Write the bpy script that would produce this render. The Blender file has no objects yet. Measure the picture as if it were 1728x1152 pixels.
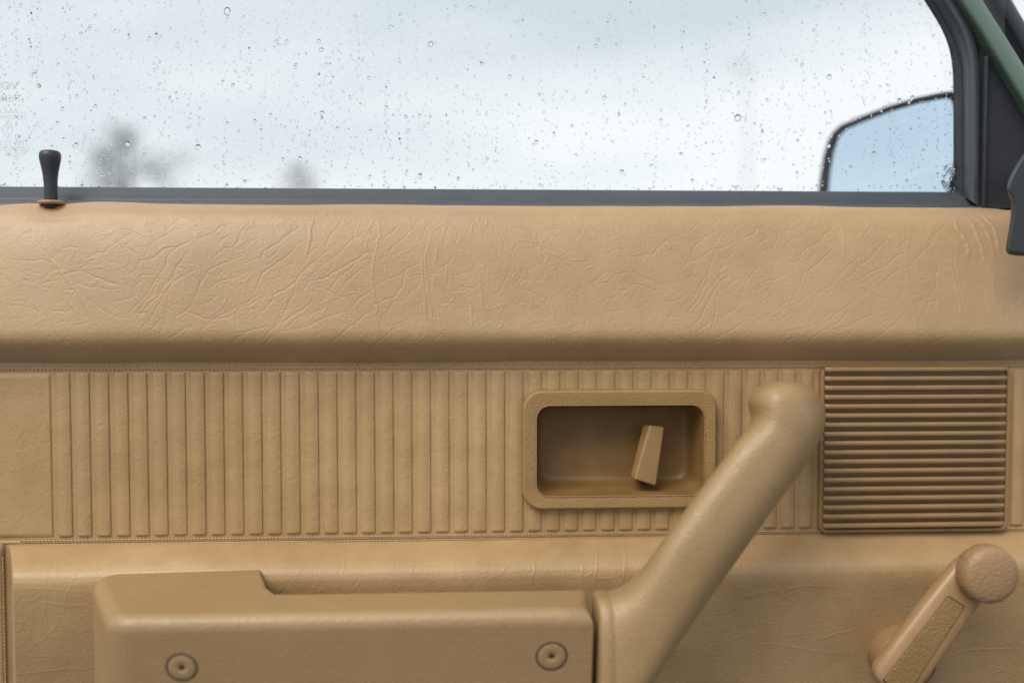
import bpy, bmesh, math, random
import numpy as np
from mathutils import Vector, Matrix

random.seed(7)
rng = np.random.default_rng(11)
C = bpy.context.scene.collection
SC = bpy.context.scene
R = math.radians

# ------------------------------------------------------------------ camera
FPX = 1680.0                       # focal length in photo pixels (1728 wide)
YAW, PITCH, DIST = R(3.0), R(2.4), 0.605
FWD = Vector((math.sin(YAW) * math.cos(PITCH), math.cos(YAW) * math.cos(PITCH), -math.sin(PITCH)))
RIGHT = Vector((math.cos(YAW), -math.sin(YAW), 0))
UP = RIGHT.cross(FWD)
EYE = -FWD * DIST
cam = bpy.data.cameras.new('camera')
cam.sensor_width = 36; cam.lens = 35.0; cam.clip_start = 0.01; cam.clip_end = 3000
cam.dof.use_dof = True; cam.dof.focus_distance = 0.600; cam.dof.aperture_fstop = 2.5; cam.dof.aperture_blades = 9
cam_o = bpy.data.objects.new('camera', cam); C.objects.link(cam_o)
M3 = Matrix((RIGHT, UP, -FWD)).transposed()
cam_o.matrix_world = Matrix.Translation(EYE) @ M3.to_4x4()
SC.camera = cam_o

# ------------------------------------------------------------------ sky, sun, exposure
SUN_FROM = Vector((-0.40, -0.55, 0.73)).normalized()
w = bpy.data.worlds.new('World'); SC.world = w; w.use_nodes = True
nt = w.node_tree; nt.nodes.clear()
def wn(t, **kw):
    n = nt.nodes.new(t)
    for k, v in kw.items(): setattr(n, k, v)
    return n
sky = wn('ShaderNodeTexSky', sky_type='NISHITA', sun_disc=False)
sky.sun_elevation = math.asin(SUN_FROM.z)
sky.sun_rotation = math.atan2(SUN_FROM.x, SUN_FROM.y)
bg_sky = wn('ShaderNodeBackground'); bg_sky.inputs[1].default_value = 0.05
nt.links.new(sky.outputs[0], bg_sky.inputs[0])
tc = wn('ShaderNodeTexCoord'); mp = wn('ShaderNodeMapping')
mp.inputs['Scale'].default_value = (1.0, 1.0, 3.2); mp.inputs['Location'].default_value = (0.37, 0.222, 0.45)
nt.links.new(tc.outputs['Generated'], mp.inputs[0])
nz = wn('ShaderNodeTexNoise'); nz.inputs['Scale'].default_value = 1.9; nz.inputs['Detail'].default_value = 3; nz.inputs['Roughness'].default_value = 0.5
nt.links.new(mp.outputs[0], nz.inputs['Vector'])
sx = wn('ShaderNodeSeparateXYZ'); nt.links.new(tc.outputs['Generated'], sx.inputs[0])
el = wn('ShaderNodeMapRange'); el.inputs['From Min'].default_value = 0.10; el.inputs['From Max'].default_value = 0.33; el.inputs['To Min'].default_value = -0.16; el.inputs['To Max'].default_value = 0.07
nt.links.new(sx.outputs['Z'], el.inputs[0])
ad = wn('ShaderNodeMath', operation='ADD'); nt.links.new(nz.outputs[0], ad.inputs[0]); nt.links.new(el.outputs[0], ad.inputs[1])
cr = wn('ShaderNodeValToRGB')        # overcast: pale near the horizon, grey-blue cloud bellies higher up
cr.color_ramp.elements[0].position = 0.36; cr.color_ramp.elements[0].color = (0.97, 0.99, 1.0, 1)
cr.color_ramp.elements[1].position = 0.62; cr.color_ramp.elements[1].color = (0.67, 0.745, 0.785, 1)
nt.links.new(ad.outputs[0], cr.inputs[0])
bg_c = wn('ShaderNodeBackground'); bg_c.inputs[1].default_value = 0.51
nt.links.new(cr.outputs[0], bg_c.inputs[0])
mx = wn('ShaderNodeMixShader'); mx.inputs[0].default_value = 0.9
nt.links.new(bg_sky.outputs[0], mx.inputs[1]); nt.links.new(bg_c.outputs[0], mx.inputs[2])
wo = wn('ShaderNodeOutputWorld'); nt.links.new(mx.outputs[0], wo.inputs[0])

sun = bpy.data.lights.new('sun', 'SUN'); sun.energy = 1.5; sun.angle = R(40); sun.color = (1.0, 0.93, 0.83)
sun_o = bpy.data.objects.new('sun', sun); C.objects.link(sun_o)
sun_o.rotation_euler = (-SUN_FROM).to_track_quat('-Z', 'Y').to_euler()
SC.view_settings.view_transform = 'Standard'; SC.view_settings.look = 'None'
SC.view_settings.exposure = 1.05; SC.view_settings.gamma = 1; SC.view_settings.use_curve_mapping = False
SC.cycles.use_denoising = True
SC.cycles.max_bounces = 8; SC.cycles.diffuse_bounces = 3; SC.cycles.glossy_bounces = 3; SC.cycles.transmission_bounces = 6; SC.cycles.transparent_max_bounces = 8

# ------------------------------------------------------------------ helpers
S0 = DIST / FPX
def P(x, y, d=0.0):
    """world point on the plane d metres in front of the door's inner panel that lies under photo pixel (x, y)"""
    v = FWD + RIGHT * ((x - 864) / FPX) + UP * ((576 - y) / FPX)
    t = (-d - EYE.y) / v.y
    return EYE + v * t
def UV(p): return (p.x / S0 + 864, 576 - p.z / S0)      # panel coordinates in units of about one photo pixel
def Zy(y, d=0.0, x=864): return P(x, y, d).z
def Xx(x, y=576, d=0.0): return P(x, y, d).x

def link(o, parent=None):
    C.objects.link(o)
    if parent is not None:
        o.parent = parent
        o.matrix_parent_inverse = PINV[parent.name]
    return o
PINV = {}
def reg(o, loc=(0, 0, 0)):
    PINV[o.name] = Matrix.Translation(-Vector(loc)); return o
def obj(name, me, mat=None, parent=None, smooth=True, angle=None):
    if isinstance(me, bmesh.types.BMesh):
        m = bpy.data.meshes.new(name); bmesh.ops.recalc_face_normals(me, faces=me.faces); me.to_mesh(m); me.free(); me = m
    o = bpy.data.objects.new(name, me)
    if mat is not None and not me.materials: me.materials.append(mat)
    if smooth:
        me.polygons.foreach_set('use_smooth', [True] * len(me.polygons))
        if angle: me.set_sharp_from_angle(angle=R(angle))
    link(o, parent); return reg(o)
def weighted(o):
    m = o.modifiers.new('wn', 'WEIGHTED_NORMAL'); m.keep_sharp = True; return o
def mesh_py(name, v, f):
    m = bpy.data.meshes.new(name); m.from_pydata([tuple(a) for a in v], [], f); m.update(); return m
def empty(name, loc):
    o = bpy.data.objects.new(name, None); o.empty_display_size = 0.05; C.objects.link(o); o.location = loc; return reg(o, loc)
def tag(o, label=None, cat=None, group=None, kind=None):
    for k, v in (('label', label), ('category', cat), ('group', group), ('kind', kind)):
        if v: o[k] = v
    return o
def grid_mesh(name, A, flip=False):
    """A: (ny, nx, 3) vertex array"""
    ny, nx, _ = A.shape
    m = bpy.data.meshes.new(name)
    m.vertices.add(ny * nx); m.vertices.foreach_set('co', A.reshape(-1).astype(np.float32))
    i = np.arange(ny * nx).reshape(ny, nx)
    q = np.stack([i[:-1, :-1], i[1:, :-1], i[1:, 1:], i[:-1, 1:]], -1).reshape(-1, 4)
    if flip: q = q[:, ::-1]
    n = len(q)
    m.loops.add(n * 4); m.loops.foreach_set('vertex_index', q.reshape(-1).astype(np.int32))
    m.polygons.add(n); m.polygons.foreach_set('loop_start', (np.arange(n) * 4).astype(np.int32))
    m.update(calc_edges=True); m.validate(); return m
def rrect(x0, x1, z0, z1, r, seg=6):
    """rounded rectangle in the XZ plane, counter-clockwise"""
    pts = []
    for cx, cz, a0 in ((x1 - r, z1 - r, 0), (x0 + r, z1 - r, 90), (x0 + r, z0 + r, 180), (x1 - r, z0 + r, 270)):
        for k in range(seg + 1):
            a = R(a0 + 90 * k / seg); pts.append((cx + r * math.cos(a), cz + r * math.sin(a)))
    return pts
def loft(rings, cap0=False, cap1=False, close=True):
    """rings: list of equal-length point lists -> (verts, faces)"""
    n = len(rings[0]); v = [p for r_ in rings for p in r_]; f = []
    for k in range(len(rings) - 1):
        for j in range(n if close else n - 1):
            a, b = k * n + j, k * n + (j + 1) % n
            f.append((a, b, b + n, a + n))
    if cap0: f.append(tuple(range(n))[::-1])
    if cap1: f.append(tuple((len(rings) - 1) * n + j for j in range(n)))
    return v, f
def rr_loft(name, prof, seg=6, cap0=False, cap1=False):
    """prof: list of (x0, x1, z0, z1, r, d) -> mesh of stacked rounded rectangles"""
    rings = [[(x, -d, z) for x, z in rrect(x0, x1, z0, z1, max(r, 1e-4), seg)] for x0, x1, z0, z1, r, d in prof]
    v, f = loft(rings, cap0, cap1)
    m = mesh_py(name, v, f)
    bm = bmesh.new(); bm.from_mesh(m); bmesh.ops.recalc_face_normals(bm, faces=bm.faces); bm.to_mesh(m); bm.free(); return m
def lathe(name, prof, centre, axis, seg=40, rmod=None):
    """prof: list of (radius, height along axis)"""
    axis = Vector(axis).normalized(); q = axis.to_track_quat('Z', 'Y'); c = Vector(centre)
    rings = []
    for r_, h in prof:
        rings.append([c + q @ Vector((max(r_, 1e-5) * (rmod(j, r_, h) if rmod else 1) * math.cos(2 * math.pi * j / seg), max(r_, 1e-5) * (rmod(j, r_, h) if rmod else 1) * math.sin(2 * math.pi * j / seg), h)) for j in range(seg)])
    v, f = loft(rings, True, True); return mesh_py(name, v, f)
def prism_bm(outline, d0, d1):
    """outline in world (x, z), extruded from depth d0 (back) to d1 (front)"""
    bm = bmesh.new()
    a = [bm.verts.new((x, -d0, z)) for x, z in outline]; b = [bm.verts.new((x, -d1, z)) for x, z in outline]
    n = len(outline)
    bm.faces.new(a[::-1]); bm.faces.new(b)
    for j in range(n): bm.faces.new((a[j], a[(j + 1) % n], b[(j + 1) % n], b[j]))
    bmesh.ops.recalc_face_normals(bm, faces=bm.faces); return bm
def pxo(pts, d): return [(P(x, y, d).x, P(x, y, d).z) for x, y in pts]
def bevel_front(bm, d1, r, seg=4):
    es = [e for e in bm.edges if all(abs(v.co.y + d1) < 1e-6 for v in e.verts)]
    bmesh.ops.bevel(bm, geom=es, offset=r, segments=seg, profile=0.5, affect='EDGES', clamp_overlap=True)
def catmull(pts, n):
    pts = [np.array(p, float) for p in pts]; out = []
    for i in range(len(pts) - 1):
        p0 = pts[max(i - 1, 0)]; p1 = pts[i]; p2 = pts[i + 1]; p3 = pts[min(i + 2, len(pts) - 1)]
        for k in range(n):
            t = k / n
            out.append(0.5 * ((2 * p1) + (p2 - p0) * t + (2 * p0 - 5 * p1 + 4 * p2 - p3) * t * t + (3 * p1 - p0 - 3 * p2 + p3) * t ** 3))
    out.append(pts[-1]); return out
def vnoise(u, v, scale, seed):
    """smooth value noise in -1..1"""
    r_ = np.random.default_rng(seed); g = r_.uniform(-1, 1, (64, 64))
    a = u / scale; b = v / scale
    i = np.floor(a).astype(int); j = np.floor(b).astype(int); fa = a - i; fb = b - j
    fa = fa * fa * (3 - 2 * fa); fb = fb * fb * (3 - 2 * fb)
    G = lambda p, q: g[q % 64, p % 64]
    return (G(i, j) * (1 - fa) + G(i + 1, j) * fa) * (1 - fb) + (G(i, j + 1) * (1 - fa) + G(i + 1, j + 1) * fa) * fb

# ------------------------------------------------------------------ materials
def material(name):
    m = bpy.data.materials.new(name); m.use_nodes = True
    return m, m.node_tree, m.node_tree.nodes['Principled BSDF']
def N(t, typ, **kw):
    n = t.nodes.new(typ)
    for k, v in kw.items():
        if k in n.inputs: n.inputs[k].default_value = v
        else: setattr(n, k, v)
    return n
def vinyl(name, col, rough=0.5, grain=1600, gstr=0.12, cell=420, cstr=0.10, vary=0.10, spec=0.4, worn=None, sheen=0.0):
    m, t, b = material(name); L = t.links.new
    tcn = N(t, 'ShaderNodeTexCoord')
    n1 = N(t, 'ShaderNodeTexNoise', Scale=9.0, Detail=4.0, Roughness=0.6); L(tcn.outputs['Object'], n1.inputs['Vector'])
    n2 = N(t, 'ShaderNodeTexNoise', Scale=70.0, Detail=5.0, Roughness=0.65); L(tcn.outputs['Object'], n2.inputs['Vector'])
    mixn = N(t, 'ShaderNodeMath', operation='MULTIPLY_ADD'); mixn.inputs[1].default_value = 0.4
    L(n2.outputs[0], mixn.inputs[0]); L(n1.outputs[0], mixn.inputs[2])
    ramp = N(t, 'ShaderNodeValToRGB')
    c = Vector(col); w_ = Vector(worn) if worn else c
    lo = c * (1 - vary); hi = w_ * (1 + vary)
    ramp.color_ramp.elements[0].position = 0.48; ramp.color_ramp.elements[0].color = (*lo, 1)
    ramp.color_ramp.elements[1].position = 0.92; ramp.color_ramp.elements[1].color = (*hi, 1)
    L(mixn.outputs[0], ramp.inputs[0])
    n3 = N(t, 'ShaderNodeTexNoise', Scale=260.0, Detail=3.0, Roughness=0.6); L(tcn.outputs['Object'], n3.inputs['Vector'])
    sr = N(t, 'ShaderNodeMapRange'); sr.inputs['From Min'].default_value = 0.66; sr.inputs['From Max'].default_value = 0.76; sr.inputs['To Max'].default_value = 0.30; L(n3.outputs[0], sr.inputs[0])
    mxc = N(t, 'ShaderNodeMix', data_type='RGBA'); mxc.inputs[7].default_value = (c[0] * 0.55, c[1] * 0.5, c[2] * 0.45, 1)
    L(sr.outputs[0], mxc.inputs[0]); L(ramp.outputs[0], mxc.inputs[6]); L(mxc.outputs[2], b.inputs['Base Color'])
    rr = N(t, 'ShaderNodeMapRange'); rr.inputs['To Min'].default_value = rough - 0.07; rr.inputs['To Max'].default_value = rough + 0.09
    rr.inputs['From Min'].default_value = 0.3; rr.inputs['From Max'].default_value = 0.7
    L(n2.outputs[0], rr.inputs[0]); L(rr.outputs[0], b.inputs['Roughness'])
    b.inputs['Specular IOR Level'].default_value = spec
    b.inputs['Sheen Weight'].default_value = sheen; b.inputs['Sheen Roughness'].default_value = 0.35
    vo = N(t, 'ShaderNodeTexVoronoi', Scale=cell, feature='SMOOTH_F1'); vo.inputs['Smoothness'].default_value = 0.35
    wrp = N(t, 'ShaderNodeTexNoise', Scale=cell * 0.5, Detail=2.0)
    L(tcn.outputs['Object'], wrp.inputs['Vector'])
    vm = N(t, 'ShaderNodeVectorMath', operation='MULTIPLY_ADD'); s = 1.1 / cell
    vm.inputs[1].default_value = (s, s, s)
    L(wrp.outputs['Color'], vm.inputs[0]); L(tcn.outputs['Object'], vm.inputs[2]); L(vm.outputs[0], vo.inputs['Vector'])
    gn = N(t, 'ShaderNodeTexNoise', Scale=grain, Detail=3.0, Roughness=0.7); L(tcn.outputs['Object'], gn.inputs['Vector'])
    b1 = N(t, 'ShaderNodeBump'); b1.inputs['Strength'].default_value = cstr; b1.inputs['Distance'].default_value = 0.0008; b1.invert = True
    L(vo.outputs['Distance'], b1.inputs['Height'])
    b2 = N(t, 'ShaderNodeBump'); b2.inputs['Strength'].default_value = gstr; b2.inputs['Distance'].default_value = 0.0005
    L(gn.outputs[0], b2.inputs['Height']); L(b1.outputs[0], b2.inputs['Normal']); L(b2.outputs[0], b.inputs['Normal'])
    return m
def plastic(name, col, rough=0.45, bump=0.05, scale=1800, vary=0.08, spec=0.5):
    m, t, b = material(name); L = t.links.new
    tcn = N(t, 'ShaderNodeTexCoord')
    n1 = N(t, 'ShaderNodeTexNoise', Scale=45.0, Detail=6.0, Roughness=0.65); L(tcn.outputs['Object'], n1.inputs['Vector'])
    ramp = N(t, 'ShaderNodeValToRGB'); c = Vector(col)
    ramp.color_ramp.elements[0].position = 0.3; ramp.color_ramp.elements[0].color = (*(c * (1 - vary)), 1)
    ramp.color_ramp.elements[1].position = 0.7; ramp.color_ramp.elements[1].color = (*(c * (1 + vary)), 1)
    L(n1.outputs[0], ramp.inputs[0]); L(ramp.outputs[0], b.inputs['Base Color'])
    rr = N(t, 'ShaderNodeMapRange'); rr.inputs['To Min'].default_value = rough - 0.08; rr.inputs['To Max'].default_value = rough + 0.08
    rr.inputs['From Min'].default_value = 0.3; rr.inputs['From Max'].default_value = 0.7
    L(n1.outputs[0], rr.inputs[0]); L(rr.outputs[0], b.inputs['Roughness'])
    b.inputs['Specular IOR Level'].default_value = spec
    gn = N(t, 'ShaderNodeTexNoise', Scale=scale, Detail=2.0); L(tcn.outputs['Object'], gn.inputs['Vector'])
    b2 = N(t, 'ShaderNodeBump'); b2.inputs['Strength'].default_value = bump; b2.inputs['Distance'].default_value = 0.0006
    L(gn.outputs[0], b2.inputs['Height']); L(b2.outputs[0], b.inputs['Normal'])
    return m

TAN = (0.338, 0.211, 0.099)
M_up = vinyl('tan_vinyl', TAN, rough=0.43, worn=(0.372, 0.245, 0.127), grain=1250, gstr=0.26, cell=760, cstr=0.10, spec=0.6, sheen=0.5, vary=0.05)
M_rib = vinyl('tan_vinyl_ribbed', (0.345, 0.215, 0.096), rough=0.48, worn=(0.375, 0.245, 0.120), grain=1250, gstr=0.34, cell=700, cstr=0.16, spec=0.45)
M_low = vinyl('tan_vinyl_lower', (0.345, 0.215, 0.095), rough=0.43, worn=(0.375, 0.245, 0.120), grain=1250, gstr=0.28, cell=700, cstr=0.16, spec=0.55, sheen=0.3)
M_arm = vinyl('armrest_foam_skin', (0.305, 0.195, 0.092), rough=0.36, gstr=0.10, grain=900, cell=900, cstr=0.36, vary=0.07, spec=0.55)
M_pull = vinyl('pull_handle_skin', (0.305, 0.197, 0.092), rough=0.36, gstr=0.10, grain=900, cell=860, cstr=0.36, vary=0.07, spec=0.55)
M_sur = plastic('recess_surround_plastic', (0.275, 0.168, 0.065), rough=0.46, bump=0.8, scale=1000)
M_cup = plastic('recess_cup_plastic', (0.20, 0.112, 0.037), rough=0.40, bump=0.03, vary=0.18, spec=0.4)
M_lev = plastic('release_lever_plastic', (0.245, 0.148, 0.062), rough=0.36, bump=0.05)
M_gril = plastic('grille_plastic', (0.262, 0.156, 0.070), rough=0.36, bump=0.04)
M_crank = plastic('crank_plastic', (0.31, 0.183, 0.088), rough=0.33, bump=0.03)
M_knob = vinyl('crank_knob_plastic', (0.285, 0.175, 0.088), rough=0.38, gstr=0.05, cell=560, cstr=0.45, vary=0.06)
M_inlay = vinyl('crank_inlay_vinyl', (0.235, 0.145, 0.055), rough=0.40, gstr=0.1, cell=900, cstr=0.5, vary=0.06)
M_thread = plastic('tan_thread', (0.42, 0.285, 0.155), rough=0.7, bump=0.1)
M_rub = plastic('black_rubber', (0.048, 0.056, 0.069), rough=0.42, bump=0.04, spec=0.5)
M_rubd = plastic('black_rubber_channel', (0.02, 0.022, 0.027), rough=0.6, bump=0.04)
M_blk = plastic('black_grained_plastic', (0.018, 0.020, 0.026), rough=0.55, bump=0.8, scale=1100, spec=0.35)
M_lvr = plastic('black_smooth_plastic', (0.024, 0.027, 0.032), rough=0.42, bump=0.03)
M_grn = plastic('green_car_paint', (0.090, 0.140, 0.110), rough=0.40, bump=0.01)
M_dark = plastic('dark_hole', (0.03, 0.02, 0.012), rough=0.8)
M_mirh = plastic('mirror_housing_plastic', (0.012, 0.014, 0.017), rough=0.45, bump=0.1)

def glass_mat():
    m = bpy.data.materials.new('window_glass'); m.use_nodes = True; t = m.node_tree; t.nodes.clear(); L = t.links.new
    o = N(t, 'ShaderNodeOutputMaterial'); tr = N(t, 'ShaderNodeBsdfTransparent'); tr.inputs[0].default_value = (0.975, 0.99, 0.985, 1)
    gl = N(t, 'ShaderNodeBsdfGlossy'); gl.inputs['Roughness'].default_value = 0.0
    fr = N(t, 'ShaderNodeFresnel', IOR=1.45); mxs = N(t, 'ShaderNodeMixShader')
    L(fr.outputs[0], mxs.inputs[0]); L(tr.outputs[0], mxs.inputs[1]); L(gl.outputs[0], mxs.inputs[2]); L(mxs.outputs[0], o.inputs[0]); return m
M_glass = glass_mat()
def water_mat():
    m = bpy.data.materials.new('rain_water'); m.use_nodes = True; t = m.node_tree; t.nodes.clear()
    o = N(t, 'ShaderNodeOutputMaterial'); g = N(t, 'ShaderNodeBsdfGlass', IOR=1.33); g.inputs['Roughness'].default_value = 0.0
    t.links.new(g.outputs[0], o.inputs[0]); return m
M_water = water_mat()
def mirror_mat():
    m, t, b = material('blue_tinted_mirror'); b.inputs['Metallic'].default_value = 1; b.inputs['Roughness'].default_value = 0.03
    b.inputs['Base Color'].default_value = (0.60, 0.74, 0.86, 1); return m
M_mirror = mirror_mat()
def etch_mat():
    m, t, b = material('etched_frosting'); b.inputs['Base Color'].default_value = (0.30, 0.33, 0.33, 1); b.inputs['Roughness'].default_value = 0.9
    b.inputs['Alpha'].default_value = 0.45; return m
M_etch = etch_mat()
def simple(name, col, rough=0.8, scale=3.0, vary=0.3):
    m, t, b = material(name); n1 = N(t, 'ShaderNodeTexNoise', Scale=scale, Detail=4.0); tcn = N(t, 'ShaderNodeTexCoord'); t.links.new(tcn.outputs['Object'], n1.inputs['Vector'])
    ramp = N(t, 'ShaderNodeValToRGB'); c = Vector(col)
    ramp.color_ramp.elements[0].position = 0.3; ramp.color_ramp.elements[0].color = (*(c * (1 - vary)), 1)
    ramp.color_ramp.elements[1].position = 0.7; ramp.color_ramp.elements[1].color = (*(c * (1 + vary)), 1)
    t.links.new(n1.outputs[0], ramp.inputs[0]); t.links.new(ramp.outputs[0], b.inputs['Base Color']); b.inputs['Roughness'].default_value = rough; return m
M_ground = simple('wet_asphalt', (0.06, 0.062, 0.065), 0.5, 0.6)
M_leaf = simple('green_leaf', (0.145, 0.19, 0.15), 0.7, 1.5)
M_leafb = simple('russet_leaf', (0.19, 0.155, 0.13), 0.7, 1.5)
M_bark = simple('bark', (0.09, 0.075, 0.06), 0.9, 6)
M_post = simple('galvanised_steel', (0.35, 0.37, 0.39), 0.5, 4, 0.1)

# ------------------------------------------------------------------ crease relief of the vinyl (height field in panel coordinates)
U0, V0, RES = -260, 290, 1.5
HW, HH = int(2300 * RES), int(1080 * RES)
VAL = np.zeros((HH, HW), np.float32); RDG = np.zeros((HH, HW), np.float32)
def stamp(pts, amp, sig, ridge=0.0):
    """pts in panel coordinates; valley of depth amp with raised shoulder, or a ridge"""
    n = len(pts); tot = n - 1
    for k in range(n - 1):
        (x0, y0), (x1, y1) = pts[k], pts[k + 1]
        e0 = min(1, 2.6 * min(k, tot - k) / max(tot, 1) + 0.25); e1 = min(1, 2.6 * min(k + 1, tot - k - 1) / max(tot, 1) + 0.25)
        pad = 3.2 * sig + 1
        a0 = max(0, int((min(x0, x1) - pad - U0) * RES)); a1 = min(HW, int((max(x0, x1) + pad - U0) * RES) + 2)
        b0 = max(0, int((min(y0, y1) - pad - V0) * RES)); b1 = min(HH, int((max(y0, y1) + pad - V0) * RES) + 2)
        if a1 <= a0 or b1 <= b0: continue
        uu = np.arange(a0, a1) / RES + U0; vv = np.arange(b0, b1) / RES + V0
        uu, vv = np.meshgrid(uu, vv)
        dx, dy = x1 - x0, y1 - y0; l2 = dx * dx + dy * dy + 1e-9
        t = np.clip(((uu - x0) * dx + (vv - y0) * dy) / l2, 0, 1)
        d2 = (uu - x0 - t * dx) ** 2 + (vv - y0 - t * dy) ** 2
        e = (e0 + (e1 - e0) * t) * amp
        g = np.exp(-d2 / (sig * sig))
        if ridge: RDG[b0:b1, a0:a1] = np.maximum(RDG[b0:b1, a0:a1], e * g * ridge)
        else:
            VAL[b0:b1, a0:a1] = np.maximum(VAL[b0:b1, a0:a1], e * g)
            RDG[b0:b1, a0:a1] = np.maximum(RDG[b0:b1, a0:a1], 0.12 * e * np.exp(-d2 / (4 * sig * sig)))
def rough_line(pts, it=2, j=0.055):
    pts = [np.array(p, float) for p in pts]
    for _ in range(it):
        out = [pts[0]]
        for a, b in zip(pts[:-1], pts[1:]):
            l = np.linalg.norm(b - a)
            if l > 5:
                mid = (a + b) / 2; nrm = np.array([-(b - a)[1], (b - a)[0]]); out.append(mid + nrm * random.gauss(0, j))
            out.append(b)
        pts = out
    return pts
def trace(lines, ox, oy, sc, d, amp, sig, ridge=0.0, shift=0.0):
    for ln in lines:
        pts = [UV(P(ox + a / sc, oy + b / sc, d)) for a, b in ln]
        pts = [(u + shift, v) for u, v in pts]
        k = random.uniform(0.7, 1.2)
        stamp(rough_line(pts), amp * k, sig * random.uniform(0.85, 1.15), ridge)
T = 1355 / 320
STRETCH1 = [[(260,290),(290,400),(350,440),(440,560),(530,660),(600,780),(660,880),(760,1050)], [(400,340),(440,450),(480,540),(560,690),(640,850)],
 [(370,530),(410,620),(500,760),(560,860),(630,980)], [(270,680),(310,800),(370,900),(430,1000)], [(90,770),(170,890)]]
FOLD1 = [[(500,560),(540,590),(640,610),(720,625),(860,615)], [(560,490),(640,540),(740,580),(850,600)], [(380,530),(470,500),(570,500)], [(730,570),(810,590)],
 [(0,405),(120,420),(240,405),(340,440)], [(230,585),(300,520),(340,500)], [(240,600),(370,560)], [(370,330),(440,315),(500,325)],
 [(510,380),(600,375),(660,355),(700,360),(760,300),(850,230),(940,210)], [(320,370),(380,345)], [(770,180),(840,190),(880,200),(960,240),(1040,260)],
 [(1000,180),(1060,130),(1110,95)], [(960,410),(1000,380),(1020,310),(1090,250),(1180,190),(1250,180)], [(920,490),(960,420),(1040,400),(1130,340)],
 [(1020,440),(1100,360),(1170,320),(1240,310),(1355,250)], [(1130,190),(1200,120),(1240,80)], [(1240,90),(1290,80)],
 [(1355,260),(1240,310),(1180,350),(1150,430),(1130,490),(1060,600),(1010,680),(960,730),(890,800)],
 [(1330,340),(1280,380),(1230,460),(1200,540),(1140,610),(1080,700),(1000,800),(940,870)],
 [(1290,370),(1220,480),(1210,560),(1170,640),(1100,760),(1060,830),(1000,900),(980,980),(950,1060),(890,1130)],
 [(1140,490),(1090,600),(1050,680),(980,770),(930,840)], [(1200,560),(1180,720),(1170,820),(1140,930),(1120,1010),(1090,1120)],
 [(1000,950),(1100,890),(1150,830)], [(1180,990),(1270,940),(1355,890)], [(1220,830),(1300,790),(1355,740)], [(740,715),(830,710),(920,690),(960,640)],
 [(780,810),(840,830),(900,830)], [(420,635),(500,625)], [(960,800),(1030,795)], [(1210,570),(1290,520)], [(800,340),(850,320),(900,350),(950,375)],
 [(940,560),(1000,520),(1080,525)], [(310,1050),(420,1010),(500,1000)], [(330,780),(470,790)]]
FOLD2 = [[(310,120),(270,150),(210,160),(180,205),(100,240),(20,265)], [(220,95),(150,130)], [(430,130),(370,190),(350,270),(310,320),(250,325),(210,360),(170,405)],
 [(290,220),(200,300)], [(500,170),(370,200)], [(400,370),(340,405),(270,430),(180,470),(130,530),(90,590),(60,680),(30,750),(0,830)],
 [(450,485),(400,510),(350,545),(260,560),(200,590),(140,650)], [(520,240),(440,270),(400,340)], [(820,120),(790,170),(720,220),(640,290),(540,350),(530,400),(430,430)],
 [(860,260),(790,290),(740,360),(680,410),(610,460),(540,510),(510,590),(480,660),(450,710)], [(640,350),(570,410)], [(720,330),(770,290)],
 [(570,650),(480,690),(380,740),(280,800),(200,840),(130,910),(80,950)], [(620,640),(540,690),(450,745),(380,770)],
 [(1110,120),(1070,180),(1000,290),(990,350)], [(1020,60),(960,110)], [(1150,250),(1060,310),(990,360),(930,420),(850,480),(800,540),(780,580),(720,620),(640,660),(610,720),(540,790),(490,850)],
 [(1290,180),(1220,220),(1130,320),(1050,400),(960,460),(880,540),(800,580)], [(1355,340),(1290,360),(1230,410),(1100,480),(1000,540),(870,580)],
 [(1355,400),(1230,430),(1180,480),(1100,530),(1060,590),(1020,640),(970,720)], [(1280,420),(1270,480),(1210,520),(1150,570),(1090,660)],
 [(790,590),(770,670),(730,740),(700,820),(650,890),(590,940),(550,1000)], [(640,900),(720,850),(800,790),(880,740),(940,690)], [(650,930),(760,880),(860,810),(880,770)],
 [(1250,760),(1100,800),(960,850),(860,900),(680,930),(600,980),(550,1060),(510,1130)], [(680,810),(640,890)], [(850,560),(880,580),(830,640)],
 [(960,610),(1030,640),(1100,680),(1180,690)], [(1355,610),(1230,710),(1190,760)], [(1355,760),(1270,830),(1170,910),(1080,980),(1000,1030)], [(1355,1020),(1300,1070)],
 [(380,730),(360,800),(365,930)], [(330,940),(430,935),(540,910),(640,880)], [(470,970),(410,1010),(340,1080)], [(430,950),(370,970),(340,1000)],
 [(330,1050),(200,1090),(160,1120)], [(120,960),(90,1060)], [(0,920),(60,880)], [(200,860),(310,830),(360,800)], [(0,790),(100,820),(200,850)]]
STRETCH2 = [[(880,30),(875,200),(870,300),(845,440)]]
STRETCH3 = [[(75,50),(75,230),(40,400),(25,560),(40,680),(65,780),(75,900),(70,1130)], [(400,290),(380,400),(390,520),(410,700),(420,800),(460,980)],
 [(460,190),(430,300),(410,450),(430,600),(445,720),(460,860),(470,990)], [(400,560),(410,780),(400,980)], [(500,310),(470,450)], [(805,450),(805,600),(815,720),(825,870)],
 [(1290,520),(1300,640),(1330,760),(1345,980)], [(740,700),(745,920)], [(890,190),(960,260),(1020,330),(1090,390)]]
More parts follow.
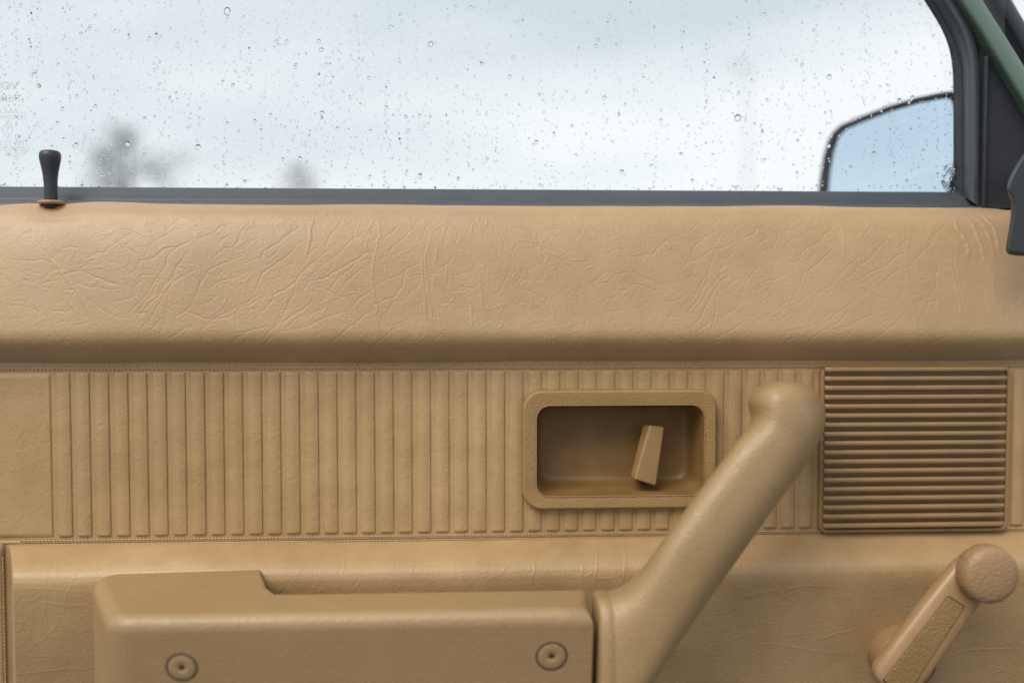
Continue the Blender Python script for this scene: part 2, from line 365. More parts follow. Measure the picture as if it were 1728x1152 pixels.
FOLD3 = [[(400,90),(300,190),(250,250),(140,370),(50,440)], [(200,170),(100,250)], [(70,230),(0,290)], [(260,350),(270,470),(250,600),(180,690),(60,730),(0,780)],
 [(390,430),(290,470),(190,540),(60,590)], [(610,120),(560,220),(530,330)], [(375,590),(270,700),(180,720),(140,800),(80,890)], [(380,810),(250,900),(160,930),(80,1000),(0,1060)],
 [(360,930),(240,1010),(90,1110)], [(180,680),(160,770),(70,890)], [(540,930),(470,1000)], [(760,150),(880,190)], [(1070,150),(1180,210)],
 [(1040,340),(1180,325),(1250,310),(1340,340)], [(1250,320),(1355,400)], [(840,720),(960,620),(1000,540),(1040,470)], [(690,310),(600,400),(480,500),(420,560)],
 [(580,500),(575,610)], [(1060,620),(1180,640),(1300,690)], [(500,540),(560,640),(600,760)], [(540,650),(700,630)]]
DU = 0.020
PERIOD = UV(P(1203, 460, DU))[0] - UV(P(267, 460, DU))[0]
A = 0.00026
for sh in (-PERIOD, 0, PERIOD):
    trace(STRETCH1, 0, 340, T, DU, A * 0.6, 1.4, 1.0, sh); trace(FOLD1, 0, 340, T, DU, A, 0.85, 0, sh)
    trace(FOLD2, 310, 340, T, DU, A, 0.85, 0, sh); trace(STRETCH2, 310, 340, T, DU, A * 0.9, 1.4, 1.0, sh)
    trace(FOLD3, 620, 340, T, DU, A * 0.8, 0.85, 0, sh); trace(STRETCH3, 620, 340, T, DU, A * 0.7, 1.25, 1.0, sh)
PUCKER = [[(1655,352),(1668,375),(1676,410),(1684,450),(1690,520)], [(1668,352),(1684,368),(1692,400),(1697,470)], [(1640,362),(1648,400),(1650,440)], [(1690,354),(1704,380),(1712,450)]]
trace(PUCKER, 0, 0, 1, DU, A * 2.2, 3.0, 1.0)
LOWL = [[(380,310),(340,380),(300,450),(285,540),(280,680),(260,760),(290,850),(290,970)], [(530,330),(490,430),(460,530),(410,640),(390,710),(350,760)],
 [(50,540),(150,545),(270,545),(360,550),(440,560)], [(200,600),(330,640),(420,660),(610,670)], [(50,965),(150,980),(270,990),(310,1010),(400,940)], [(210,915),(370,830)],
 [(400,890),(600,790)], [(220,650),(200,770),(170,900)], [(350,780),(300,860)], [(60,1130),(200,1110),(400,1080),(600,1080)]]
trace(LOWL, 0, 840, 3.694, 0.02, A * 0.55, 1.2, 1.0)
trace([[(670,110),(640,200),(615,300),(600,390)], [(820,100),(800,250),(745,400)], [(250,200),(230,300),(210,400)], [(530,250),(520,390)], [(610,340),(750,345)], [(120,200),(20,320)]], 840, 880, 3.7565, 0.02, A * 0.9, 1.25, 1.0)
trace([[(40,80),(30,300),(5,480)], [(870,150),(855,330),(820,450)], [(740,250),(720,500)], [(280,500),(260,750)], [(0,850),(150,800),(290,780)], [(1380,120),(1400,220)], [(310,900),(270,1050)],
 [(1100,900),(1080,1152)], [(1200,850),(1160,1152)], [(1300,950),(1280,1152)], [(960,1000),(1474,930)], [(300,330),(360,450)], [(80,850),(60,1100)], [(-280,250),(-100,240)], [(-420,600),(-150,480)], [(-350,420),(-60,700)]], 1380, 880, 4.236, 0.02, A * 0.7, 1.2, 1.0)
trace([[(480,1000),(560,985)], [(520,930),(500,975)], [(585,935),(575,985)], [(700,925),(690,985)], [(1180,1100),(1300,1060)], [(1230,1010),(1400,985)], [(1250,1090),(1450,1110)]], 0, 0, 1, 0.02, A * 0.7, 1.2, 1.0)
def walker(x, y, ang, length, amp, sig, ridge=0.0, wob=0.28):
    pts = [(x, y)]; n = max(3, int(length / 4))
    for _ in range(n):
        ang += random.gauss(0, wob); x += 4 * math.cos(ang); y += 4 * math.sin(ang); pts.append((x, y))
    stamp(pts, amp, sig, ridge)
for _ in range(3000):                     # short fine creases all over the padded top rail
    x = random.uniform(-200, 1950); y = random.uniform(350, 610)
    a = random.choice((-0.9, -0.7, -0.5, 1.5, 0.1, -1.2)) + random.gauss(0, 0.35)
    walker(x, y, a, random.choice((8, 10, 14, 20, 30, 46)), A * random.uniform(0.25, 0.62), random.uniform(0.75, 1.0), random.choice((0, 0, 1.0)))
for _ in range(1300):                      # ribbed panel: short slanting marks
    x = random.uniform(-200, 1950); y = random.uniform(625, 905)
    a = random.choice((-0.9, -0.6, -0.45, -0.2, -1.2)) + random.gauss(0, 0.25)
    walker(x, y, a, random.choice((10, 16, 24, 34)), A * random.uniform(0.3, 0.9), random.uniform(0.8, 1.1), random.choice((0, 1.0, 1.0)))
for _ in range(60):
    x = random.uniform(0, 1750); y = random.uniform(640, 860)
    walker(x, y, 1.75 + random.gauss(0, 0.15), random.uniform(30, 90), A * 0.6, 1.3, 1.0, 0.1)
for _ in range(1500):                      # lower padding
    x = random.uniform(-200, 1950); y = random.uniform(960, 1300)
    a = random.choice((-0.2, 0.1, 1.5, 1.7, -0.8)) + random.gauss(0, 0.3)
    walker(x, y, a, random.choice((12, 20, 34, 60)), A * random.uniform(0.3, 0.6), random.uniform(0.8, 1.1), random.choice((0, 1.0, 1.0)))
for _ in range(70):
    x = random.uniform(-100, 1800); y = random.uniform(925, 1000)
    walker(x, y, 1.6 + random.gauss(0, 0.15), random.uniform(25, 70), A * 0.4, 1.3, 1.0, 0.12)
REL = RDG - VAL
def relief(u, v):
    a = np.clip((u - U0) * RES, 0, HW - 2.001); b = np.clip((v - V0) * RES, 0, HH - 2.001)
    i = a.astype(int); j = b.astype(int); fa = a - i; fb = b - j
    return (REL[j, i] * (1 - fa) + REL[j, i + 1] * fa) * (1 - fb) + (REL[j + 1, i] * (1 - fa) + REL[j + 1, i + 1] * fa) * fb

# ------------------------------------------------------------------ ground
GZ = -0.90
bm = bmesh.new(); bmesh.ops.create_grid(bm, x_segments=2, y_segments=2, size=1500)
g = obj('ground', bm, M_ground, smooth=False); g.location = (0, 0, GZ); tag(g, 'wet dark asphalt outside the car', kind='structure')

# ------------------------------------------------------------------ the car door
DOOR = empty('car_door', (0, 0, Zy(1300)))
tag(DOOR, 'inside of a car door trimmed in creased tan vinyl below a rain-specked window', 'car door')
UL, UR = -240, 1900           # panel reaches a little past the frame on both sides
XL, XR = Xx(UL), Xx(UR)

def padded(name, prof, mat, x0, x1, nx, step, hidden_top=None, hidden_bot=None, extra=None, z_wave=None):
    """a padded vinyl rail: prof = [(photo y at x=864, depth d)], swept along X with the crease relief"""
    pp = catmull([(y, d) for y, d in prof], 24)
    zz = np.array([Zy(y, d) for y, d in pp]); dd = np.array([p[1] for p in pp])
    s = np.concatenate([[0], np.cumsum(np.hypot(np.diff(zz), np.diff(dd)))]) / S0
    ns = int(s[-1] / step); t = np.linspace(0, s[-1], ns)
    zz = np.interp(t, s, zz); dd = np.interp(t, s, dd)
    X = np.linspace(x0, x1, nx); XX, ZZ = np.meshgrid(X, zz); _, DD = np.meshgrid(X, dd)
    u = XX / S0 + 864; v = 576 - ZZ / S0
    # outward direction in the YZ plane
    dz = np.gradient(zz); ddp = np.gradient(dd); ln = np.hypot(dz, ddp) + 1e-12
    ny_ = (-dz / ln)[:, None]; nz_ = (ddp / ln)[:, None]     # normal (depth, z), walking downwards
    h = relief(u, v) + 0.0006 * vnoise(u, v, 150, 5) + 0.00006 * vnoise(u, v, 45, 6)
    if extra is not None: h = h + extra(u, v)
    A3 = np.stack([XX, -(DD + h * ny_), ZZ + h * nz_], -1)
    if z_wave is not None: A3[:, :, 2] += z_wave(u, v)
    return grid_mesh(name, A3)
def top_extra(u, v):
    lock = UV(P(88, 345, 0.0))
    return -0.0022 * np.exp(-((u - lock[0] + 4) ** 2 / 2200 + (v - lock[1] - 8) ** 2 / 500)) - 0.0020 * np.exp(-((u - 5) ** 2 / 1500 + (v - 380) ** 2 / 9000)) \
        - 0.0022 * np.exp(-((u - 1740) ** 2 / 900 + (v - 370) ** 2 / 2500))
def top_wave(u, v):
    k = np.clip((372 - v) / 30, 0, 1)
    return S0 * k * (1.0 * vnoise(u, v * 0, 150, 8) + 3.0 * np.exp(-(u - 150) ** 2 / 9000.) - 1.5 * np.exp(-(u - 480) ** 2 / 12000.) + 1.5 * np.exp(-(u - 1725) ** 2 / 300.))
UPPROF = [(348.5, -0.026), (346.2, -0.021), (345.6, -0.016), (346.3, -0.0120), (348.8, -0.0082), (354, -0.0044), (361, -0.0014), (370, 0.0010), (384, 0.0034), (420, 0.0075), (480, 0.0122), (530, 0.0157), (548, 0.0169), (558, 0.0174), (566, 0.0173),
          (573, 0.0166), (580, 0.0151), (587, 0.0127), (594, 0.0096), (600, 0.0064), (606, 0.0028), (610, -0.0004), (611, -0.003), (611.5, -0.006)]
me = padded('upper_trim', UPPROF, M_up, XL, XR, 1860, 1.10, extra=top_extra, z_wave=top_wave)
tag(obj('upper_trim', me, M_up, DOOR), 'padded tan vinyl top rail crossed by creases')
LOWPROF = [(905, -0.003), (908, 0.000), (911, 0.0030), (918, 0.0072), (930, 0.0135), (942, 0.0188), (952, 0.0222), (958, 0.0238), (966, 0.0250), (978, 0.0256), (1000, 0.0246), (1060, 0.0195), (1150, 0.0105), (1300, -0.004)]
EDGE_X = Xx(9, 1000, 0.02)
def low_extra(u, v):
    return 0.0002 * vnoise(u, v, 60, 15)
me = padded('lower_trim', LOWPROF, M_low, EDGE_X, XR, 1640, 1.25, extra=low_extra)
def edge_fall(me):
    n = len(me.vertices); co = np.empty(n * 3, np.float32); me.vertices.foreach_get('co', co); co = co.reshape(-1, 3)
    k = np.clip((co[:, 0] - EDGE_X) / 0.005, 0, 1); fall = np.sqrt(np.clip(1 - (1 - k) ** 2, 0, 1))
    dd = -co[:, 1]; ex = EYE.x + (P(9, 1000, 0.0).x - EYE.x) * (-EYE.y - dd) / (-EYE.y); co[:, 0] += (ex - EDGE_X) * (1 - np.clip((co[:, 0] - EDGE_X) / 0.05, 0, 1))
    base = -0.004; co[:, 1] = -(base + (-co[:, 1] - base) * fall)
    me.vertices.foreach_set('co', co.reshape(-1)); me.update()
edge_fall(me)
tag(obj('lower_trim', me, M_low, DOOR), 'padded tan vinyl lower panel catching light along its top')

bm = prism_bm([(XL, Zy(1300)), (XR, Zy(1300)), (XR, Zy(362)), (XL, Zy(362))], -0.060, -0.034)
obj('door_shell', bm, M_grn, DOOR, smooth=False)
bm = prism_bm([(XL, Zy(1300)), (EDGE_X + 0.004, Zy(1300)), (EDGE_X + 0.004, Zy(908)), (XL, Zy(908))], -0.020, 0.0012)
obj('edge_flange', bm, M_rib, DOOR, smooth=False)
# edge welt down the left-hand side of the lower padding
wv = []
zt, zb = Zy(905), Zy(1300)
Y0 = lambda k: 0
rings = []
for k in range(40):
    z = zt + (zb - zt) * k / 39
    cx = Xx(2, 1000, 0.0)
    rings.append([(cx + 0.0032 * math.cos(a), -0.0015 - 0.0035 * math.sin(a), z) for a in [2 * math.pi * j / 12 for j in range(12)]])
v, f = loft(rings, True, True)
obj('edge_welt', mesh_py('edge_welt', v, f), M_low, DOOR)

# --- ribbed panel: recessed sheet with a hole for the handle recess, raised ribs as separate pieces
N_RIB = 41
xa, xb = P(86, 640, 0).x, P(1373, 640, 0).x
pitch = (xb - xa) / N_RIB
ZT, ZB = Zy(624.5), Zy(897)
hx0, hx1, hz0, hz1 = Xx(900, 760), Xx(1192, 760), Zy(840, 0, 1040), Zy(676, 0, 1040)
def sheet_mesh():
    xs = [XL, hx0, hx1, XR]; zs = [Zy(618.0) + 0.006, hz1, hz0, Zy(912) - 0.004]
    v = [(x, 0.0001, z) for z in zs for x in xs]; f = []
    for r_ in range(3):
        for c_ in range(3):
            if r_ == 1 and c_ == 1: continue
            i = r_ * 4 + c_; f.append((i, i + 4, i + 5, i + 1))
    return mesh_py('ribbed_panel', v, f)
RP = tag(obj('ribbed_panel', sheet_mesh(), M_rib, DOOR, smooth=False), 'band of upright embossed ribs between two stitched seams')
RIBH = 0.00055
def rib_mesh(name, x0, x1, z0, z1, h=RIBH, nx=None, ch=0.0011):
    wpx = (x1 - x0) / S0; hpx = (z1 - z0) / S0
    nxi = max(6, int(wpx / 2.0)); nyi = max(4, int(hpx / 2.4))
    xs = np.concatenate([[x0, x0 + ch * 0.35, x0 + ch * 0.7, x0 + ch], np.linspace(x0 + ch, x1 - ch * 0.35, nxi)[1:-1], [x1 - ch * 0.35, x1 - ch * 0.22, x1 - ch * 0.1, x1]])
    zs = np.concatenate([[z1, z1 - ch * 0.4, z1 - ch], np.linspace(z1 - ch, z0 + ch, nyi)[1:-1], [z0 + ch, z0 + ch * 0.4, z0]])
    XX, ZZ = np.meshgrid(xs, zs)
    u = XX / S0 + 864; v = 576 - ZZ / S0
    kx = np.minimum((XX - x0) / ch, (x1 - XX) / (ch * 0.35)); kz = np.minimum((ZZ - z0) / ch, (z1 - ZZ) / ch)
    k = np.clip(np.minimum(kx, kz), 0, 1); k = np.sin(k * math.pi / 2) ** 1.2
    crown = min(0.0008, 0.25 * (x1 - x0)) * np.sin(np.clip((XX - x0) / (x1 - x0), 0, 1) * math.pi)
    lip = 0.00022 * np.exp(-((XX - x0 - ch) / 0.0005) ** 2)
    D = -0.0004 + (h + 0.0004 + crown + lip) * k + (relief(u, v) + 0.0002 * vnoise(u, v, 40, 31)) * np.clip(k * 1.4 - 0.4, 0, 1)
    return grid_mesh(name, np.stack([XX, -D, ZZ], -1))
band = 0.0026
# wide plain panel at the left, then the ribs
def add_rib(x0, x1, z0, z1): obj('rib', rib_mesh('rib', x0, x1, z0, z1), M_rib, RP)
obj('plain_panel', rib_mesh('plain_panel', XL, xa, ZB - 0.0005, ZT, h=0.0008, ch=0.0030), M_rib, RP)
sx0, sx1, sz0, sz1 = Xx(882, 760), Xx(1208, 760), Zy(857, 0, 1040), Zy(657, 0, 1040)
gx0, gx1 = Xx(1386, 760), Xx(1701, 760)
k = 0
while True:
    x0 = xa + pitch * k + band; x1 = xa + pitch * (k + 1)
    if x0 > XR: break
    if x0 > gx0 and x1 < gx1: pass
    elif x1 < sx0 or x0 > sx1: add_rib(x0, x1, ZB, ZT)
    else:
        lo, hi = sz0 + 0.004, sz1 - 0.004
        if x0 < sx0: add_rib(x0, min(x1, Xx(899, 760)), ZB, ZT)
        elif x1 > sx1: add_rib(max(x0, Xx(1193, 760)), x1, ZB, ZT)
        else: add_rib(x0, x1, hi, ZT); add_rib(x0, x1, ZB, lo)
    k += 1

# --- stitched seams
def stitch_rows(name, rows):
    V, F = [], []
    for (p0, p1, n, ph) in rows:
        p0, p1 = Vector(p0), Vector(p1); ax = (p1 - p0).normalized(); step = (p1 - p0).length / n
        side = Vector((0, -1, 0)); up = ax.cross(side)
        for i in range(n):
            c = p0 + ax * step * (i + 0.5 + ph); a2 = (ax + up * (0.30 + random.uniform(-.06, .06))).normalized()
            hl = step * 0.56; rw = 0.00034 * random.uniform(0.85, 1.15)
            u2 = a2.cross(side); b = len(V)
            for tt, rr_ in ((-1, 0.25), (-0.55, 0.95), (0, 1.1), (0.55, 0.95), (1, 0.25)):
                for j in range(6):
                    an = 2 * math.pi * j / 6
                    V.append(c + a2 * hl * tt + (u2 * math.cos(an) + side * math.sin(an)) * rw * rr_ + side * 0.00025 * (1 - tt * tt))
            for r_ in range(4):
                for j in range(6):
                    q = b + r_ * 6; F.append((q + j, q + (j + 1) % 6, q + 6 + (j + 1) % 6, q + 6 + j))
    return mesh_py(name, V, F)
zs1, zs2, zs3, zs4 = Zy(615.2), Zy(620.6), Zy(901.2), Zy(907.3)
obj('seam_stitching', stitch_rows('seam_stitching', [((XL, -0.0004, zs1), (XR, -0.0004, zs1), 330, 0), ((XL, -0.0004, zs2), (XR, -0.0004, zs2), 330, 0.4)]), M_thread, RP)['kind'] = 'stuff'
obj('seam_stitching', stitch_rows('seam_stitching', [((EDGE_X, -0.0006, zs3), (XR, -0.0006, zs3), 320, 0), ((EDGE_X, -0.0014, zs4), (XR, -0.0014, zs4), 320, 0.4)]), M_thread, RP)['kind'] = 'stuff'
xe = Xx(7.5, 1000, 0.004)
obj('seam_stitching', stitch_rows('seam_stitching', [((xe, -0.0052, Zy(925)), (xe, -0.0052, Zy(1300)), 62, 0)]), M_thread, RP)['kind'] = 'stuff'
def seam_roll(name, z, d, r):
    nxs = 300; xs = np.linspace(XL, XR, nxs); an = np.linspace(-0.2, math.pi + 0.2, 9)
    A3 = np.zeros((9, nxs, 3)); wob = 0.0001 * vnoise(xs / S0, xs * 0, 9, 77)
    for i, a in enumerate(an): A3[i, :, 0] = xs; A3[i, :, 1] = -(d + r * math.sin(a)); A3[i, :, 2] = z + wob + r * 1.3 * math.cos(a)
    return grid_mesh(name, A3)
obj('seam_roll', seam_roll('seam_roll', Zy(617.9), -0.0003, 0.0007), M_rib, RP)
obj('seam_roll', seam_roll('seam_roll', Zy(904.2), -0.0003, 0.0008), M_rib, RP)

# --- window pane, seal, frame and corner trim
GD = -0.032
gl = [P(-160, -140, GD), P(1700, -140, GD), P(1700, 345, GD), P(-160, 345, GD)]
xg0, xg1, zg0, zg1 = P(-260, 0, GD).x, gl[1].x, Zy(352, GD), Zy(-460, GD)
GLASS = obj('window_glass', mesh_py('window_glass', [(xg0, -GD, zg0), (xg1, -GD, zg0), (xg1, -GD, zg1), (xg0, -GD, zg1)], [(0, 1, 2, 3)]), M_glass, DOOR, smooth=False)
tag(GLASS, 'clear window pane covered in raindrops')

def strip_x(name, prof, x0, x1, nx=260, rough=0.0, seed=3):
    pp = catmull(prof, 6); xs = np.linspace(x0, x1, nx)
    A3 = np.zeros((len(pp), nx, 3))
    for i, (y, d) in enumerate(pp):
        A3[i, :, 0] = xs; A3[i, :, 1] = -d; A3[i, :, 2] = Zy(y, d)
    if rough:
        r_ = np.random.default_rng(seed); A3[:3, :, 2] += (r_.uniform(-1, 1, nx) * rough)[None, :]
    return grid_mesh(name, A3)
xs0, xs1 = XL, Xx(1655, 340, -0.015)
obj('belt_seal', strip_x('belt_seal', [(323, -0.0315), (320.5, -0.0312), (319.8, -0.0300), (321, -0.0285), (325, -0.0265), (332, -0.0230), (338, -0.0205), (342, -0.0190), (344.5, -0.0150), (349, -0.0130), (356, -0.013)], xs0, xs1, 900, 0.00016), M_rub, DOOR)
def band_mesh(name, left, right, d0, h, n=9, thick=0.008, pw=0.6, lsk=0.0):
    """strip between two outlines given in photo pixels, with a rounded face"""
    L_, R_ = catmull(left, 8), catmull(right, 8)
    rows = []
    for a, b in zip(L_, R_):
        row = []
        for k in range(n):
            t = k / (n - 1); d = d0 + h * (math.sin(math.pi * t) ** pw if 0 < t < 1 else 0) + lsk * (t - 0.5)
            q = a * (1 - t) + b * t; row.append(P(q[0], q[1], d))
        pa, pb = P(a[0], a[1], d0 - thick), P(b[0], b[1], d0 - thick)
        row = [Vector((row[0].x, -(d0 - thick), row[0].z))] + row + [Vector((row[-1].x, -(d0 - thick), row[-1].z))]
        rows.append([tuple(p) for p in row])
    return grid_mesh(name, np.array(rows), flip=False)
pA = [(1292,-420),(1494,-115),(1545,-38),(1569,0),(1586,27),(1600,53),(1609,78),(1614,105),(1616,140),(1616.5,230),(1616.5,330)]
pB = [(1304,-420),(1506,-115),(1557,-38),(1582,0),(1599,27),(1613,53),(1622,78),(1628,105),(1630,140),(1630.5,230),(1630.5,334)]
pC = [(1339,-420),(1541,-115),(1590,-38),(1614,0),(1631,28),(1645,58),(1652,85),(1655,110),(1656,140),(1656.5,230),(1656.5,351)]
CH = obj('window_channel', band_mesh('window_channel', pA, pB, -0.0300, 0.004, thick=0.006), M_rubd, DOOR)
obj('rubber_seal', band_mesh('rubber_seal', pB, pC, -0.0215, 0.0075, thick=0.012, pw=0.7), M_rub, CH)
gL = [(1350,-432),(1546,-115),(1617,0),(1651,52),(1690,116),(1728,178),(1800,295),(1860,392)]
gR = [(1391,-432),(1587,-115),(1658,0),(1690,51),(1715,91),(1728,112),(1800,227),(1860,323)]
obj('window_frame', band_mesh('window_frame', gL, gR, -0.016, 0.006, thick=0.014, pw=0.5, lsk=-0.006), M_grn, DOOR)['label'] = 'dark green painted slanting window frame'
# corner trim: grained triangle with a raised bar
tri = pxo([(1655,56),(1651,56),(1655,351),(1860,351),(1860,394),(1800,298),(1728,181),(1690,119)], -0.021)
tri = pxo([(1650,54),(1656,352),(1860,352),(1860,397),(1858,394),(1800,300),(1728,183),(1690,121)], -0.021)
tri = pxo([(1650,54),(1656,352),(1830,352),(1800,300),(1728,183),(1690,121)], -0.021)
bm = prism_bm(tri, -0.036, -0.019)
CT = obj('corner_trim', bm, M_blk, DOOR, angle=35); tag(CT, 'black grained plastic corner cover at the window')
x0, x1 = Xx(1659, 220, -0.015), Xx(1669.5, 220, -0.015); z1, z0 = Zy(93, -0.015, 1664), Zy(353, -0.015, 1664)
pr = []
for t, ins in ((-0.020, 0), (-0.0170, 0.0), (-0.0155, 0.0004), (-0.0148, 0.0011), (-0.0146, 0.0018)): pr.append((x0 + ins, x1 - ins, z0 + ins, z1 - ins, 0.0019 - ins * 0.9, t))
obj('raised_bar', rr_loft('raised_bar', pr, cap1=True), M_blk, CT)
# thin black gasket under the green frame
obj('frame_gasket', band_mesh('frame_gasket', [(x - 3, y + 2) for x, y in gL], [(x + 2, y + 3) for x, y in gL], -0.0185, 0.0045, thick=0.01, n=5), M_rubd, CH)

# adjuster lever on the corner trim
lv = [(1790,235),(1745,243),(1728,258),(1718,272),(1709,288),(1702,303),(1699,316),(1700,325),(1704,334),(1706,346),(1705.5,362),(1703,382),(1699,405),(1697,418),(1698.5,425),(1703,429.5),(1715,431.5),(1728,432),(1738,430),(1744,424),(1748,405),(1756,370),(1775,340),(1800,320),(1810,280)]
def off_px(pts, ins):
    n = len(pts); res = []
    ar = sum(pts[i][0] * pts[(i + 1) % n][1] - pts[(i + 1) % n][0] * pts[i][1] for i in range(n)); sg = 1 if ar > 0 else -1
    for i in range(n):
        a, b, c_ = Vector(pts[i - 1]), Vector(pts[i]), Vector(pts[(i + 1) % n]); e1, e2 = (b - a).normalized(), (c_ - b).normalized()
        nn = (Vector((-e1.y, e1.x)) + Vector((-e2.y, e2.x))).normalized() * sg; res.append(tuple(b + nn * ins))
    return res
lv = [tuple(p) for p in catmull(lv + [lv[0]], 3)[:-1]]
rings = [[tuple(P(x, y, d)) for x, y in off_px(lv, ins)] for ins, d in ((5, 0.0345), (2, 0.0355), (0.4, 0.0375), (0, 0.0400), (0.5, 0.0430), (2.0, 0.0452), (4.5, 0.0468), (7.5, 0.0474))]
v, f = loft(rings, True, True); bm = bmesh.new(); bm.from_mesh(mesh_py('adjuster_lever', v, f))
LV = weighted(obj('adjuster_lever', bm, M_lvr, DOOR, angle=40)); tag(LV, 'curved black plastic lever with a rounded tip')
c = P(1812, 285, 0.035)
obj('lever_stem', lathe('lever_stem', [(0.006, -0.05), (0.006, 0.0)], (c.x, -0.035, c.z), (0, -1, 0), 20), M_lvr, LV, angle=40)

# --- lock knob
lp = P(86, 342, -0.009)
kp = lambda y: (Zy(y, -0.009, 86) - lp.z)
s1 = (P(96, 300, -0.009) - P(86, 300, -0.009)).x / 10
LK = obj('lock_knob', lathe('lock_knob', [(9.5*s1, kp(352)), (10.7*s1, kp(341)), (10.8*s1, kp(325)), (11.0*s1, kp(312)), (11.8*s1, kp(300)), (13.5*s1, kp(288)), (15.8*s1, kp(277)), (17.6*s1, kp(268.5)), (17.9*s1, kp(262.5)), (16.8*s1, kp(257.8)), (13.5*s1, kp(254.8)), (8*s1, kp(253.6)), (1*s1, kp(253.4))], lp, (0, 0, 1), 36), M_lvr, DOOR)
tag(LK, 'black plastic pull-up lock knob')
c = (lp.x, lp.y, Zy(341.5, -0.009, 86))
obj('collar', lathe('collar', [(20*s1, -0.0012), (21.6*s1, -0.0007), (22*s1, 0.0000), (21*s1, 0.0006), (17*s1, 0.0010), (12.5*s1, 0.0012), (11*s1, 0.0008)], c, (0, 0, 1), 40), M_crank, LK, angle=60)

# --- handle recess
def rect_px(x0, x1, y0, y1, d): 
    a = P(x0, (y0 + y1) / 2, d); b = P(x1, (y0 + y1) / 2, d); xm = (x0 + x1) / 2
    return a.x, b.x, P(xm, y1, d).z, P(xm, y0, d).z
o0 = rect_px(881, 1208.5, 656.5, 857.5, 0.004); i0 = rect_px(906, 1186, 684, 834, 0.004)
px_ = S0
prof = []
for ins, d in ((0, -0.001), (0, 0.0042), (0.4, 0.0054), (1.2, 0.0064), (2.4, 0.0070), (4, 0.0072)):
    q = ins * px_ * 1.3; prof.append((o0[0] + q, o0[1] - q, o0[2] + q, o0[3] - q, 33 * px_ - q * 0.8, d))
for ins, d in ((-4.0, 0.0066), (-2.6, 0.0064), (-1.9, 0.0069), (-1.0, 0.0069), (0.0, 0.0062), (0.5, 0.0045)):
    q = ins * px_; prof.append((i0[0] + q, i0[1] - q, i0[2] + q, i0[3] - q, 22 * px_ - q * 0.8, d))
HR = weighted(obj('release_handle', rr_loft('release_handle', prof, 8), M_sur, DOOR, angle=50)); tag(HR, 'sunken brown plastic door release with a rounded surround')
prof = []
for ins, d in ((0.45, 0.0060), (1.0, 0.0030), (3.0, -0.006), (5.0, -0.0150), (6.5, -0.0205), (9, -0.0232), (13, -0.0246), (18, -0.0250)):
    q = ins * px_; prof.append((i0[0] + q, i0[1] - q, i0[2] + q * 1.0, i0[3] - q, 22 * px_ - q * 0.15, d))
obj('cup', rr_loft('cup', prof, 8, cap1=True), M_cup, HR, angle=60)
# release lever: tapered paddle standing off the cup floor
bk = [P(1084,716,-0.010), P(1114,716,-0.012), P(1100,817,-0.006), P(1063,803,-0.004)]
fr_ = [P(1096.5,717,-0.001), P(1122,721,-0.002), P(1107.5,820,0.003), P(1070,809,0.003)]
bm = bmesh.new(); vb = [bm.verts.new(p) for p in bk]; vf = [bm.verts.new(p) for p in fr_]
bm.faces.new(vb[::-1]); bm.faces.new(vf)
for j in range(4): bm.faces.new((vb[j], vb[(j + 1) % 4], vf[(j + 1) % 4], vf[j]))
bmesh.ops.recalc_face_normals(bm, faces=bm.faces)
bmesh.ops.bevel(bm, geom=list(bm.edges), offset=0.0013, segments=4, profile=0.5, affect='EDGES', clamp_overlap=True)
weighted(obj('lever', bm, M_lev, HR, angle=50))
c = P(1082, 806, -0.012)
obj('lever_pivot', lathe('lever_pivot', [(0.0030, -0.013), (0.0030, 0.008)], c, (0, -1, 0), 16), M_lvr, HR, angle=40)

# --- speaker grille
o0 = rect_px(1382.5, 1702, 617, 897, 0.003)
prof = [(o0[0], o0[1], o0[2], o0[3], 14 * px_, -0.001)]
for ins, d in ((0, 0.0030), (0.6, 0.0042), (1.6, 0.0048), (3.0, 0.0050), (6.0, 0.0048), (7.2, 0.0042), (7.8, 0.0026)):
    q = ins * px_; prof.append((o0[0] + q, o0[1] - q, o0[2] + q, o0[3] - q, 14 * px_ - q * 0.7, d))
SG = obj('speaker_grille', rr_loft('speaker_grille', prof, 6, cap1=True), M_gril, DOOR, angle=50); tag(SG, 'square brown plastic grille of horizontal slats')
sxa, sxb = Xx(1391.5, 760, 0.008), Xx(1697.0, 760, 0.008)
zA, zB = Zy(623.2, 0.009, 1545), Zy(886.0, 0.009, 1545)
hh = 3.95 * px_
def slat_mesh():
    prof = [(-hh * 1.12, 0.0005), (-hh * 1.0, 0.0074), (-hh * 0.84, 0.0086), (-hh * 0.5, 0.0089), (hh * 0.50, 0.0091), (hh * 0.84, 0.0088), (hh * 1.0, 0.0078), (hh * 1.12, 0.0005)]
    rings = []
    L_ = sxb - sxa
    for xx, sc in ((0, 0.86), (0.0016, 0.97), (0.0030, 1.0), (L_ - 0.0030, 1.0), (L_ - 0.0016, 0.97), (L_, 0.86)):
        rings.append([(xx, -(0.0005 + (d - 0.0005) * sc), z) for z, d in prof])
    v, f = loft(rings, True, True); return mesh_py('slat', v, f)
sm = slat_mesh(); bm = bmesh.new(); bm.from_mesh(sm); bmesh.ops.recalc_face_normals(bm, faces=bm.faces); bm.to_mesh(sm); bm.free()
sm.materials.append(M_gril)
for i in range(18):
    s_ = obj('slat', sm, None, SG, angle=40) if i == 0 else link(bpy.data.objects.new('slat', sm), SG)
    s_.location = (sxa, 0, zA + (zB - zA) * i / 17)

